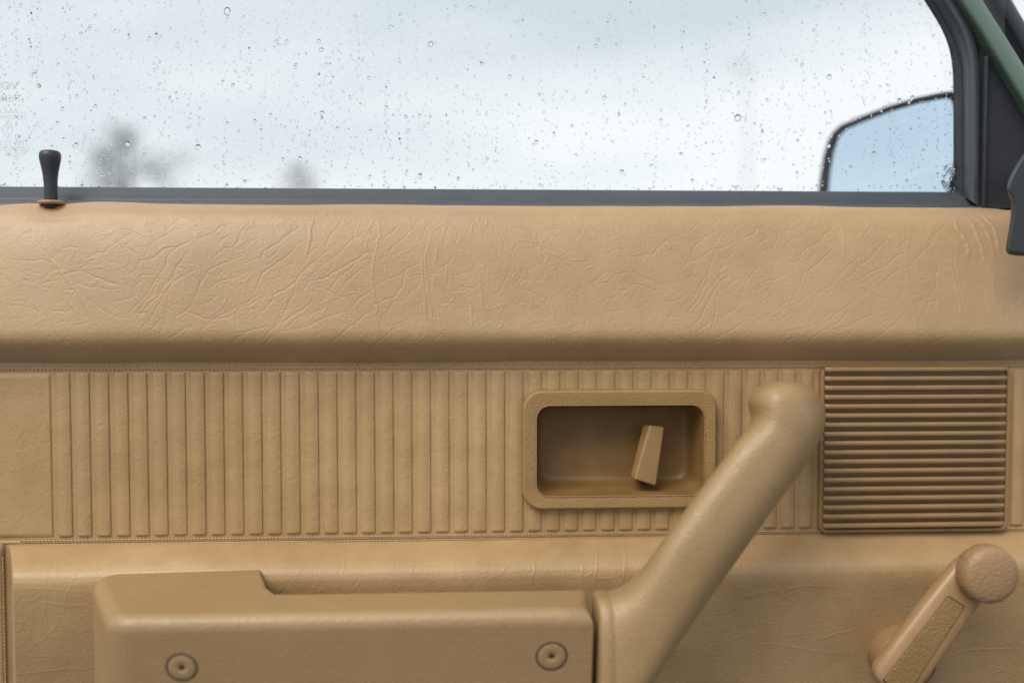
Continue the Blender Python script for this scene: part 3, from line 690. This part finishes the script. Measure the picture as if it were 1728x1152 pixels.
# --- armrest
ZTOP = Zy(964, 0.027, 443)
DF, DB, DBN = 0.101, 0.022, 0.066
xl = P(169, 1060, 0.092).x; xr = P(1001, 1080, 0.098).x; xnb = P(443, 963, 0.027).x; xlb = P(160, 970, 0.03).x
ZBOT = Zy(1330, 0.09); UNDER = 0.022
def arc(cx, cd, r_, a0, a1, n, rr_): return [(cx + r_ * math.cos(R(a0 + (a1 - a0) * k / n)), cd + r_ * math.sin(R(a0 + (a1 - a0) * k / n)), rr_) for k in range(n + 1)]
RF, RB = 0.0088, 0.0022                       # edge radii: front / back
TA = math.degrees(math.atan2(xl - xlb, DF - 0.017 - DB - 0.012))
ARC0 = arc(xlb + 0.013, DB + 0.012, 0.012, 270, 180 - TA, 8, 0.0075); ARC1 = arc(xl + 0.017, DF - 0.017, 0.017, 180 - TA, 90, 10, RF)
out = list(ARC0)
for t in (0.2, 0.4, 0.6, 0.8): out.append(tuple(ARC0[-1][k] + (ARC1[0][k] - ARC0[-1][k]) * t for k in range(3)))
out += ARC1
for t in np.linspace(0.03, 0.93, 24): out.append((xl + 0.017 + (xr - xl - 0.017) * t, DF, RF))
out += [(xr, DF, RF), (xr, DF - 0.011, RF * 0.9), (xr, DBN + 0.012, 0.005), (xr, DBN, RB)]
n1 = P(462, 997, 0.066).x
for t in np.linspace(0.06, 0.97, 16): out.append((xr + (n1 + 0.003 - xr) * t, DBN, RB))
out += [(n1 + 0.001, DBN - 0.0006, RB), (n1 - 0.0006, DBN - 0.003, RB), (P(450, 987, 0.054).x, 0.054, RB), (P(446, 976, 0.042).x, 0.042, RB), (xnb, 0.030, RB), (xnb - 0.001, DB, RB)]
m_out = len(out)
def inward(i):
    a, b, c_ = (Vector(out[(i + k) % m_out][:2]) for k in (-1, 0, 1))
    e1, e2 = (b - a).normalized(), (c_ - b).normalized(); n1_, n2_ = Vector((e1.y, -e1.x)), Vector((e2.y, -e2.x))
    nn = (n1_ + n2_).normalized(); return nn / max(0.6, nn.dot(n1_))
sgn = 1 if sum(out[i][0] * out[(i + 1) % m_out][1] - out[(i + 1) % m_out][0] * out[i][1] for i in range(m_out)) < 0 else -1
INW = [inward(i) * sgn for i in range(m_out)]
def top_z(d): return ZTOP - 0.0030 * (d - 0.03) / 0.07
rings = []
def fac(d): return max(0.0, min(1.0, (d - 0.068) / (DF - 0.068)))
def face_d(d, z): return d - UNDER * fac(d) * (ZTOP - z) / (ZTOP - ZBOT)
for zf in np.linspace(0, 1, 10)[:-1]:
    ring = []
    for x, d, r_ in out:
        z = ZBOT + (top_z(d) - r_ - ZBOT) * zf; ring.append((x, -face_d(d, z), z))
    rings.append(ring)
for a in np.linspace(0, 90, 10):
    ring = []
    for (x, d, r_), q in zip(out, INW):
        ins = r_ * (1 - math.cos(R(a))); z = top_z(d + q.y * ins) - r_ + r_ * math.sin(R(a)); ring.append((x + q.x * ins, -(d + q.y * ins - UNDER * fac(d) * (ZTOP - z) / (ZTOP - ZBOT) * math.cos(R(a))), z))
    rings.append(ring)
v, f = loft(rings, True, True); bm = bmesh.new(); bm.from_mesh(mesh_py('armrest', v, f))
AR = weighted(obj('armrest', bm, M_arm, DOOR, angle=70)); tag(AR, 'tan moulded armrest with two round screw covers')
# screw covers
for (sx_, sy_) in ((307, 1125), (931, 1106)):
    c = P(sx_, sy_, DF - 0.010); c = P(sx_, sy_, face_d(DF, c.z)); sp = (P(sx_ + 10, sy_, DF) - P(sx_, sy_, DF)).x / 10
    fn = Vector((0, -1, -UNDER / (ZTOP - ZBOT))).normalized()
    r_ = 26 * sp
    SCV = obj('screw_cover', lathe('screw_cover', [(r_, -0.0035), (r_, -0.0002), (r_ * 0.97, 0.0001), (r_ * 0.92, 0.0003), (r_ * 0.60, 0.0005), (r_ * 0.24, 0.0006), (r_ * 0.17, 0.0001), (r_ * 0.15, -0.0020), (0.0001, -0.0022)], c, fn, 48), M_crank if False else M_arm, AR, angle=50)
    obj('cover_ring', lathe('cover_ring', [(r_ * 1.015, 0.0003), (r_ * 1.06, 0.0003), (r_ * 1.08, 0.0001)], c, fn, 48), M_dark, SCV)
    obj('screw_hole', lathe('screw_hole', [(r_ * 0.15, -0.001), (r_ * 0.15, 0.0004)], c, fn, 16), M_dark, SCV)

# pull handle swept up from the end of the armrest
st = [  # upper outline, lower outline (photo px), depth of centre, half thickness, squareness
 ((1004,992),(1004,1290),0.0820,0.0150,4.0), ((1006,988.5),(1006,1290),0.0820,0.0178,4.0), ((1011,987),(1012,1285),0.0820,0.0190,4.0), ((1017,986.5),(1019,1276),0.0820,0.0194,4.0), ((1023,987),(1026,1264),0.0820,0.0192,4.0),
 ((1028,987.5),(1034,1250),0.0820,0.0186,3.8), ((1036,987),(1048,1228),0.0822,0.0190,3.5), ((1048,984.5),(1082,1172),0.0825,0.0190,3.2), ((1064,976),(1117,1122),0.0830,0.0190,2.9),
 ((1084,957),(1152,1074),0.0835,0.0188,2.7), ((1110,923),(1196,1012),0.0840,0.0186,2.7), ((1150,868),(1246,942),0.0835,0.0184,2.7), ((1200,801),(1298,869),0.0815,0.0184,2.7),
 ((1240,748),(1345,803),0.0780,0.0188,2.6), ((1256,730),(1368,771),0.0750,0.0208,2.5), ((1266,716),(1382,745),0.0700,0.0250,2.5), ((1268,704),(1390,722),0.0635,0.0310,2.5),
 ((1265,693),(1393,704),0.0560,0.0380,2.5), ((1261.5,680),(1392,689),0.0500,0.0432,2.5), ((1263,669),(1388,676),0.0465,0.0458,2.4), ((1269,660),(1382,666),0.0440,0.0465,2.4),
 ((1279,652.5),(1373,657.5),0.0420,0.0450,2.3), ((1293,647),(1360,650),0.0400,0.0410,2.2), ((1307,644),(1346,645.5),0.0375,0.0340,2.1), ((1320,643),(1335,643.8),0.0350,0.0240,2.0)]
arr = catmull([(u[0], u[1], l[0], l[1], d, t, e) for u, l, d, t, e in st], 3)
rings = []
NS = 40
for ux, uy, lx, ly, d, t, e in arr:
    wp = max(0.0, min(1.0, (ux - 1028) / 90.0)); uy2 = uy + 15 * (1 - wp)      # level with the armrest at its foot
    U_, L_ = P(ux, uy2, d), P(lx, ly, d); C3 = (U_ + L_) / 2; a3 = (U_ - L_) / 2
    Cc = Vector(((ux + lx) / 2, (uy + ly) / 2)); ax = Vector(((ux - lx) / 2, (uy - ly) / 2))
    ring = []
    for j in range(NS):
        a = 2 * math.pi * j / NS; ca, sa = math.cos(a), math.sin(a)
        q = (abs(ca) ** e + abs(sa) ** e) ** (-1 / e)
        lob = max(0.0, min(1.0, (735 - uy) / 35.0)) * max(0.0, ca) * max(0.0, sa) * 0.10
        pq = Cc + ax * (ca * q * (1 - lob)); v1 = P(pq.x, pq.y, d + sa * q * t); v0 = C3 + a3 * (ca * q) + Vector((0, -1, 0)) * (sa * q * t)
        ring.append(tuple(v0.lerp(v1, wp)))
    rings.append(ring)
v, f = loft(rings, True, True); bm = bmesh.new(); m_ = mesh_py('pull_handle', v, f); bm.from_mesh(m_)
PH = obj('pull_handle', bm, M_pull, AR); tag(PH, 'slanting padded pull grip curving into the door')

# --- window crank
CR_D = 0.058
dirv = (P(1640, 960, CR_D) - P(1498, 1150, CR_D)); ax = Vector((dirv.x, 0, dirv.z)).normalized(); nr = Vector((ax.z, 0, -ax.x))  # nr points right/down
base = P(1534, 1114, 0.03)
WC = obj('window_crank', lathe('window_crank', [(52*px_, -0.016), (52*px_, 0.0000), (50*px_, 0.0016), (46*px_, 0.0022), (45*px_, 0.0012), (43*px_, 0.0012), (41*px_, 0.0030), (36*px_, 0.0045), (30*px_, 0.010), (5*px_, 0.012)], (base.x, -0.0290, base.z), (0, -1, 0), 48), M_crank, DOOR, angle=50)
tag(WC, 'tan plastic window winder with a round knob')
# arm: tapered bar with a rounded section, lying along ax
pa, pb = P(1495, 1157, CR_D), P(1643, 966, CR_D)
Lr = (pb - pa).length
sp = px_ * (DIST - CR_D) / DIST
secs = []
for t, wl in ((-0.012, 0.30), (0.0, 0.62), (0.018, 0.82), (0.045, 0.95), (0.08, 1.02), (0.3, 1.02), (0.6, 0.99), (0.85, 0.95), (0.97, 0.90), (1.05, 0.80), (1.11, 0.62), (1.14, 0.35)):
    c = pa + ax * (Lr * t); hw = 43 * sp * wl
    thick = 0.0062 * (0.55 + 0.45 * min(1, wl)); dz_ = 0.0015
    prof2 = []
    for a in range(0, 360, 12):
        ca, sa = math.cos(R(a)), math.sin(R(a)); e = 3.4
        q = (abs(ca) ** e + abs(sa) ** e) ** (-1 / e)
        prof2.append(tuple(c + nr * (hw * ca * q) + Vector((0, -1, 0)) * (thick * sa * q + dz_)))
    secs.append(prof2)
v, f = loft(secs, True, True); bm = bmesh.new(); bm.from_mesh(mesh_py('crank_arm', v, f))
obj('crank_arm', bm, M_crank, WC, angle=70)
# grained inlay strip, dark joint round it
inl = [(1599.5,1006),(1627.5,1023),(1528,1177),(1491,1147)]
di = CR_D + 0.0062 + 0.0015
def inlay(name, grow, d1, rb, mat):
    c0 = sum((Vector(p) for p in inl), Vector((0, 0))) / 4
    pts = [tuple(Vector(p) + (Vector(p) - c0).normalized() * grow) for p in inl]
    bm = prism_bm(pxo(pts, di), di - 0.003, d1)
    es = [e for e in bm.edges if abs(e.verts[0].co.y - e.verts[1].co.y) > 1e-4]
    bmesh.ops.bevel(bm, geom=es, offset=0.0012, segments=3, profile=0.5, affect='EDGES')
    if rb: bevel_front(bm, d1, rb, 3)
    return obj(name, bm, mat, WC, angle=40)
inlay('inlay_joint', 1.8, di + 0.00012, 0, M_dark)
inlay('inlay', 0.0, di + 0.00045, 0.0004, M_inlay)
kc = P(1679, 974, 0.080); s2 = 1.04 * px_ * (DIST - 0.09) / DIST
obj('crank_knob', lathe('crank_knob', [(36*s2, -0.0155), (43*s2, -0.0150), (48.0*s2, -0.0138), (49.6*s2, -0.0120), (50.8*s2, -0.010), (50.4*s2, -0.0060), (48.6*s2, -0.0036), (45*s2, -0.0020), (36*s2, -0.0009), (20*s2, -0.0001), (6*s2, 0.0001), (0.5*s2, 0.0001)], kc, (0, -1, 0), 96,
    rmod=lambda j, r_, h: (1 - 0.030 * (j % 8 in (0,)) if -0.0145 < h < -0.0095 else 1)), M_knob, WC)

# --- door mirror outside
mo = [(1380,335),(1382,322),(1386,292),(1391,262),(1398,238),(1407,222),(1420,210),(1450,197),(1500,178),(1550,163),(1590,155),(1606,153),(1613,157),(1616,168),(1619,200),(1619,280),(1610,335),(1600,420),(1420,430),(1385,400)]
def mir_pt(x, y, back=0.0, ins=0.0):
    a = Vector((Xm(1385)[0], Xm(1385)[1])); b_ = Vector((Xm(1612)[0], Xm(1612)[1]))
    # intersect view ray with the vertical mirror plane through a, b
    v = FWD + RIGHT * ((x - 864) / FPX) + UP * ((576 - y) / FPX)
    dr = (b_ - a).normalized(); nrm = Vector((dr.y, -dr.x)); 
    if nrm.x > 0: nrm = -nrm
    t = (nrm.dot(a) - nrm.dot(Vector((EYE.x, EYE.y)))) / nrm.dot(Vector((v.x, v.y)))
    p = EYE + v * t
    return p - Vector((nrm.x, nrm.y, 0)) * back
def Xm(x):
    Yd = {1385: 0.25, 1612: 0.11}[x]; p = P(x, 300, -Yd); return (p.x, p.y)
mcx, mcy = 1500, 300
def ring(scale, back): 
    return [tuple(mir_pt(mcx + (x - mcx) * scale, mcy + (y - mcy) * scale, back)) for x, y in mo]
DM = None
rings = [ring(0.30, 0.003), ring(0.88, 0.003), ring(0.94, 0.0), ring(0.985, -0.002), ring(1.0, 0.002), ring(1.005, 0.02), ring(0.99, 0.04), ring(0.9, 0.075), ring(0.7, 0.095), ring(0.3, 0.105)]
v, f = loft(rings, True, True); bm = bmesh.new(); bm.from_mesh(mesh_py('door_mirror', v, f))
DM = obj('door_mirror', bm, M_mirh, DOOR); tag(DM, 'black exterior mirror seen through the wet pane')
mg = [(1395,340),(1399,292),(1405,257),(1415,229),(1433,211),(1500,187),(1560,169),(1602,160),(1609,170),(1611,240),(1604,290),(1592,335),(1580,420),(1425,425)]
v = [tuple(mir_pt(x, y, 0.0015)) for x, y in mg]; obj('mirror_glass', mesh_py('mirror_glass', v, [tuple(range(len(v)))]), M_mirror, DM, smooth=False)
a_ = mir_pt(1612, 330, 0.05); b_ = P(1690, 300, -0.03)
rings = []
for t in range(7):
    q = a_.lerp(b_, t / 6); rr_ = 0.022 + 0.008 * t / 6
    rings.append([(q.x + 0.4 * rr_ * math.cos(2 * math.pi * j / 16), q.y, q.z - 0.02 + rr_ * math.sin(2 * math.pi * j / 16)) for j in range(16)])
v, f = loft(rings, True, True); obj('mirror_mount', mesh_py('mirror_mount', v, f), M_mirh, DM)

# --- etched marks on the pane, read from outside so mirrored here
def etched(txt, xr, yt, yb, wpx=None, bold=0.0):
    cu = bpy.data.curves.new('etched_text', 'FONT'); cu.body = txt; cu.size = 1.0; cu.offset = bold
    to = bpy.data.objects.new('tmp', cu); C.objects.link(to)
    dg = bpy.context.evaluated_depsgraph_get(); me = bpy.data.meshes.new_from_object(to.evaluated_get(dg))
    bpy.data.objects.remove(to)
    co = np.array([v.co[:] for v in me.vertices]); mn, mxx = co.min(0), co.max(0)
    hgt = Zy(yt, GD, 20) - Zy(yb, GD, 20); sy = hgt / (mxx[1] - mn[1])
    wid = (P(xr, 200, GD).x - P(xr - wpx, 200, GD).x) if wpx else (mxx[0] - mn[0]) * sy; sx = wid / (mxx[0] - mn[0])
    xr_ = P(xr, 200, GD).x; zb_ = Zy(yb, GD, 20)
    for v, c_ in zip(me.vertices, co): v.co = (xr_ - (c_[0] - mn[0]) * sx, -GD - 0.0004, zb_ + (c_[1] - mn[1]) * sy + 0.02 * (xr_ - (c_[0] - mn[0]) * sx - xr_))
    return obj('etched_mark', me, M_etch, GLASS, smooth=False)
etched('VOLVO', 33, 138.5, 151.5, 68, 0.02)
etched('TREMPEX', 37, 160.5, 172, 58, 0.01)
etched('AAA 02', 31, 183, 190, 40)
etched('DOT57/M 20', 44, 194, 202, 56)
etched('CR', 20, 204.5, 211.5, 12)
etched('43', 35, 226, 235, 10)
etched('TP09 77/20', 48, 237, 245.5, 56)
etched('DGM 45201 V', 49, 246.5, 255, 60)
etched('SWEDEN', 41, 256.5, 263.5, 33)
etched('01', 31, 264.5, 271, 8)
a_, b_ = P(-30, 191.8, GD), P(43, 190.6, GD); y_ = -GD - 0.0004
obj('etched_mark', mesh_py('etched_mark', [(a_.x, y_, a_.z), (b_.x, y_, b_.z), (b_.x, y_, b_.z + 0.00025), (a_.x, y_, a_.z + 0.00025)], [(0, 1, 2, 3)]), M_etch, GLASS, smooth=False)
def ribbon(pts, wd, closed):
    n = len(pts); V, F = [], []
    for i in range(n):
        a = Vector(pts[(i - 1) % n] if (closed or i) else pts[0]); b = Vector(pts[(i + 1) % n] if (closed or i < n - 1) else pts[-1]); t = (b - a).normalized(); nn = Vector((-t.y, t.x)) * wd / 2
        for s in (1, -1):
            q = P(pts[i][0] + nn.x * s, pts[i][1] + nn.y * s, GD); V.append((q.x, -GD - 0.0004, q.z))
    for i in range(n if closed else n - 1):
        j = (i + 1) % n; F.append((2 * i, 2 * i + 1, 2 * j + 1, 2 * j))
    return mesh_py('etched_mark', V, F)
heart = [(13,234),(8,227),(4,220),(4,215),(7,212.5),(10.5,213.5),(13,217),(15.5,213.5),(19,212.5),(22,215),(22,220),(18,227)]
obj('etched_mark', ribbon([tuple(p) for p in catmull(heart + [heart[0]], 3)[:-1]], 1.1, True), M_etch, GLASS, smooth=False)
obj('etched_mark', ribbon([(19,214),(16,218),(11,219),(10,222),(14,224),(16,227),(13,231)], 1.0, False), M_etch, GLASS, smooth=False)

# --- raindrops on the outside of the pane
def drop_geo(seed, seg=12, rings_n=4, flat=0.85):
    r_ = random.Random(seed); ph = r_.uniform(0, 6.28); k1 = r_.uniform(0.02, 0.10); sag = r_.uniform(0.0, 0.18)
    V, F = [], []
    for i in range(rings_n):
        a = math.pi / 2 * i / rings_n; rad = math.cos(a) ; hgt = flat * math.sin(a)
        for j in range(seg):
            t = 2 * math.pi * j / seg; m = 1 + k1 * math.sin(2 * t + ph)
            V.append((rad * m * math.cos(t), hgt * (1 - sag * math.sin(t) * rad), rad * m * math.sin(t) * (1.08)))
    V.append((0, flat, 0)); top = len(V) - 1
    for i in range(rings_n - 1):
        for j in range(seg): F.append((i * seg + j, (i + 1) * seg + j, (i + 1) * seg + (j + 1) % seg, i * seg + (j + 1) % seg))
    for j in range(seg): F.append(((rings_n - 1) * seg + j, top, (rings_n - 1) * seg + (j + 1) % seg))
    F.append(tuple(range(seg)))
    return V, F
protos = []
for k in range(6):
    V, F = drop_geo(k, 14, 5); m_ = mesh_py('raindrop', V, F); m_.materials.append(M_water)
    bm = bmesh.new(); bm.from_mesh(m_); bmesh.ops.recalc_face_normals(bm, faces=bm.faces); bm.to_mesh(m_); bm.free()
    m_.polygons.foreach_set('use_smooth', [len(p.vertices) < 6 for p in m_.polygons]); protos.append(m_)
drops = []
YG = -GD + 0.0003
known = [(383,19,5.5),(727,75,4.5),(542,84,3.6),(538,70,3.2),(467,71,3),(660,46,3.2),(543,191,3.6),(1245,199,5.5),(1400,130,4),(1020,165,3.5),(334,248,4.2),(506,268,3.2),(430,205,3),(569,217,2.8),(709,297,3.5),(1399,246,3.2),(1475,259,3.6),(215,243,4.2),(1008,67,3),(1006,78,3),(65,145,3.2),(105,184,2.8),(97,208,2.8),(393,144,3),(128,245,3.4),(1290,25,3.2),(1240,110,3),(795,13,3.2),(1150,260,3),(905,240,3.4),(860,130,3),(1050,290,3.2),(413,306,3),(773,302,3),(1518,170,4),(1540,165,3.4)]
for x, y, r_ in known: drops.append((x, y, r_))
for _ in range(230): drops.append((random.uniform(-60, 1625), random.uniform(-60, 316), random.choice((1.6, 1.8, 2.0, 2.3, 2.7))))
for _ in range(210):                      # vertical runs of small beads
    tx = random.uniform(-60, 1625); y = random.uniform(-60, 250); yend = y + random.uniform(40, 200)
    while y < min(yend, 316):
        drops.append((tx + random.gauss(0, 2.6), y, random.choice((0.9, 1.0, 1.15, 1.3, 1.5, 1.8)))); y += random.expovariate(1 / 13.0) + 2
for _ in range(3800): drops.append((random.uniform(-60, 1625), random.uniform(-60, 318), random.choice((0.6, 0.7, 0.8, 0.9, 1.0, 1.2, 1.4))))
for _ in range(150): drops.append((random.uniform(-60, 1612), random.uniform(312, 321), random.uniform(0.9, 2.0)))
for _ in range(60):                       # beads gathered on the lower corner
    drops.append((random.uniform(1590, 1622), random.uniform(280, 321), random.uniform(1.2, 3.0)))
drops.sort(key=lambda t: -t[2])
spg = (P(874, 200, GD) - P(864, 200, GD)).x / 10
for i, (x, y, r_) in enumerate(drops[:300]):
    p = P(x, y, GD); o = link(bpy.data.objects.new('raindrop', protos[i % 6]), GLASS)
    s = r_ * spg; o.location = (p.x, YG, p.z); o.scale = (s, s, s * random.uniform(0.95, 1.25)); reg(o)
V, F = [], []
for i, (x, y, r_) in enumerate(drops[300:]):
    p = P(x, y, GD); s = r_ * spg; b = len(V); v_, f_ = drop_geo(i % 17, 8, 3, 0.52)
    for a in v_: V.append((p.x + a[0] * s, YG + a[1] * s, p.z + a[2] * s))
    F += [tuple(b + q for q in ff) for ff in f_]
m_ = mesh_py('fine_raindrops', V, F); bm = bmesh.new(); bm.from_mesh(m_)
fd = obj('fine_raindrops', bm, M_water, GLASS); fd['kind'] = 'stuff'
m_ = fd.data; m_.polygons.foreach_set('use_smooth', [len(p.vertices) < 6 for p in m_.polygons])

# ------------------------------------------------------------------ outside: body pillar, trees, lamp post
pil_l = [(x + 1.5, y - 1) for x, y in gR]; pil_r = [(1640,-115),(1707,0),(1720,24),(1728,40),(1760,98),(1800,175),(1860,280)]
pil_r = [(1452,-432),(1641,-115),(1707,0),(1737,51),(1761,92),(1773,114),(1842,229),(1900,325)]
CP = obj('car_pillar', band_mesh('car_pillar', pil_l, pil_r, -0.050, 0.012, thick=0.05, pw=0.6), M_blk)
tag(CP, 'black trimmed windscreen pillar slanting behind the green window frame', 'car pillar')

def tree(name, px, py, dist, rx, rz, n, leafmat, label, lobes, seed, group):
    r_ = random.Random(seed); top = P(px, py, -dist); bx, by = top.x, top.y
    H = top.z - GZ
    root = empty(name, (bx, by, GZ)); tag(root, label, 'tree', group)
    V, F = [], []
    def limb(a, b, ra, rb, seg=7):
        a, b = Vector(a), Vector(b); q = (b - a).to_track_quat('Z', 'Y'); base_ = len(V)
        for pnt, rad in ((a, ra), (b, rb)):
            for j in range(seg): V.append(pnt + q @ Vector((rad * math.cos(2 * math.pi * j / seg), rad * math.sin(2 * math.pi * j / seg), 0)))
        for j in range(seg): F.append((base_ + j, base_ + (j + 1) % seg, base_ + seg + (j + 1) % seg, base_ + seg + j))
    limb((bx, by, GZ), (bx + 0.1, by, GZ + H * 0.45), 0.20, 0.13); limb((bx + 0.1, by, GZ + H * 0.45), (bx, by, GZ + H * 0.95), 0.13, 0.03)
    for _ in range(16):
        z = GZ + H * r_.uniform(0.35, 0.8); a = r_.uniform(0, 6.28); l = rx * r_.uniform(0.5, 0.9)
        limb((bx, by, z), (bx + l * math.cos(a), by + l * math.sin(a), z + l * 0.8), 0.06, 0.015, 5)
    obj('trunk', mesh_py('trunk', V, F), M_bark, root)
    V, F = [], []
    for k in range(n):
        ox, oz, sx, sz = lobes[k % len(lobes)]
        while True:
            a, b, c_ = r_.uniform(-1, 1), r_.uniform(-1, 1), r_.uniform(-1, 1)
            if a * a + b * b + c_ * c_ < 1: break
        cen = Vector((bx + ox * rx + a * sx * rx, by + b * sx * rx, top.z - oz * rz + c_ * sz * rz)); s = r_.uniform(0.07, 0.15)
        q = Vector((r_.gauss(0, 1), r_.gauss(0, 1), r_.gauss(0, 1))).normalized(); t1 = q.orthogonal().normalized(); t2 = q.cross(t1); b0 = len(V)
        V += [cen + t1 * s, cen + t2 * s * 0.5, cen - t1 * s, cen - t2 * s * 0.5]; F.append((b0, b0 + 1, b0 + 2, b0 + 3))
    obj('crown', mesh_py('crown', V, F), leafmat, root, smooth=False)
def lobes(n, seed, shape):
    r_ = random.Random(seed); out = []
    for _ in range(n):
        oz = r_.uniform(0.12, 1.5); wdt = shape(oz); out.append((r_.uniform(-1, 1) * wdt, oz, r_.uniform(0.16, 0.34), r_.uniform(0.10, 0.2)))
    return out
tree('broadleaf_tree', 213, 205, 40, 2.7, 3.2, 760, M_leaf, 'blurred grey-green tree rising behind the window near the lock knob', lobes(26, 4, lambda z: 0.08 + 0.75 * min(1, z)) + [(0.75, 0.42, 0.3, 0.16), (0.6, 0.55, 0.3, 0.16), (0.0, 0.2, 0.12, 0.12)], 3, 'trees outside')
tree('broadleaf_tree', 508, 277, 45, 1.8, 2.0, 260, M_leafb, 'small brownish blurred treetop low behind the middle of the window', lobes(12, 9, lambda z: 0.1 + 0.7 * min(1, z)), 5, 'trees outside')
lp_t = P(1262, 112, -60); root = empty('lamp_post', (lp_t.x, lp_t.y, GZ)); tag(root, 'thin pale lamp post blurred far behind the mirror', 'lamp post')
obj('pole', lathe('pole', [(0.12, 0), (0.10, 1.0), (0.08, 6.0), (0.05, lp_t.z - GZ)], (lp_t.x, lp_t.y, GZ), (0, 0, 1), 16), M_post, root)
obj('lamp_head', lathe('lamp_head', [(0.03, -0.5), (0.10, -0.3), (0.11, 0.2), (0.05, 0.35)], (lp_t.x - 0.45, lp_t.y, lp_t.z), (1, 0, 0.08), 14), M_post, root)
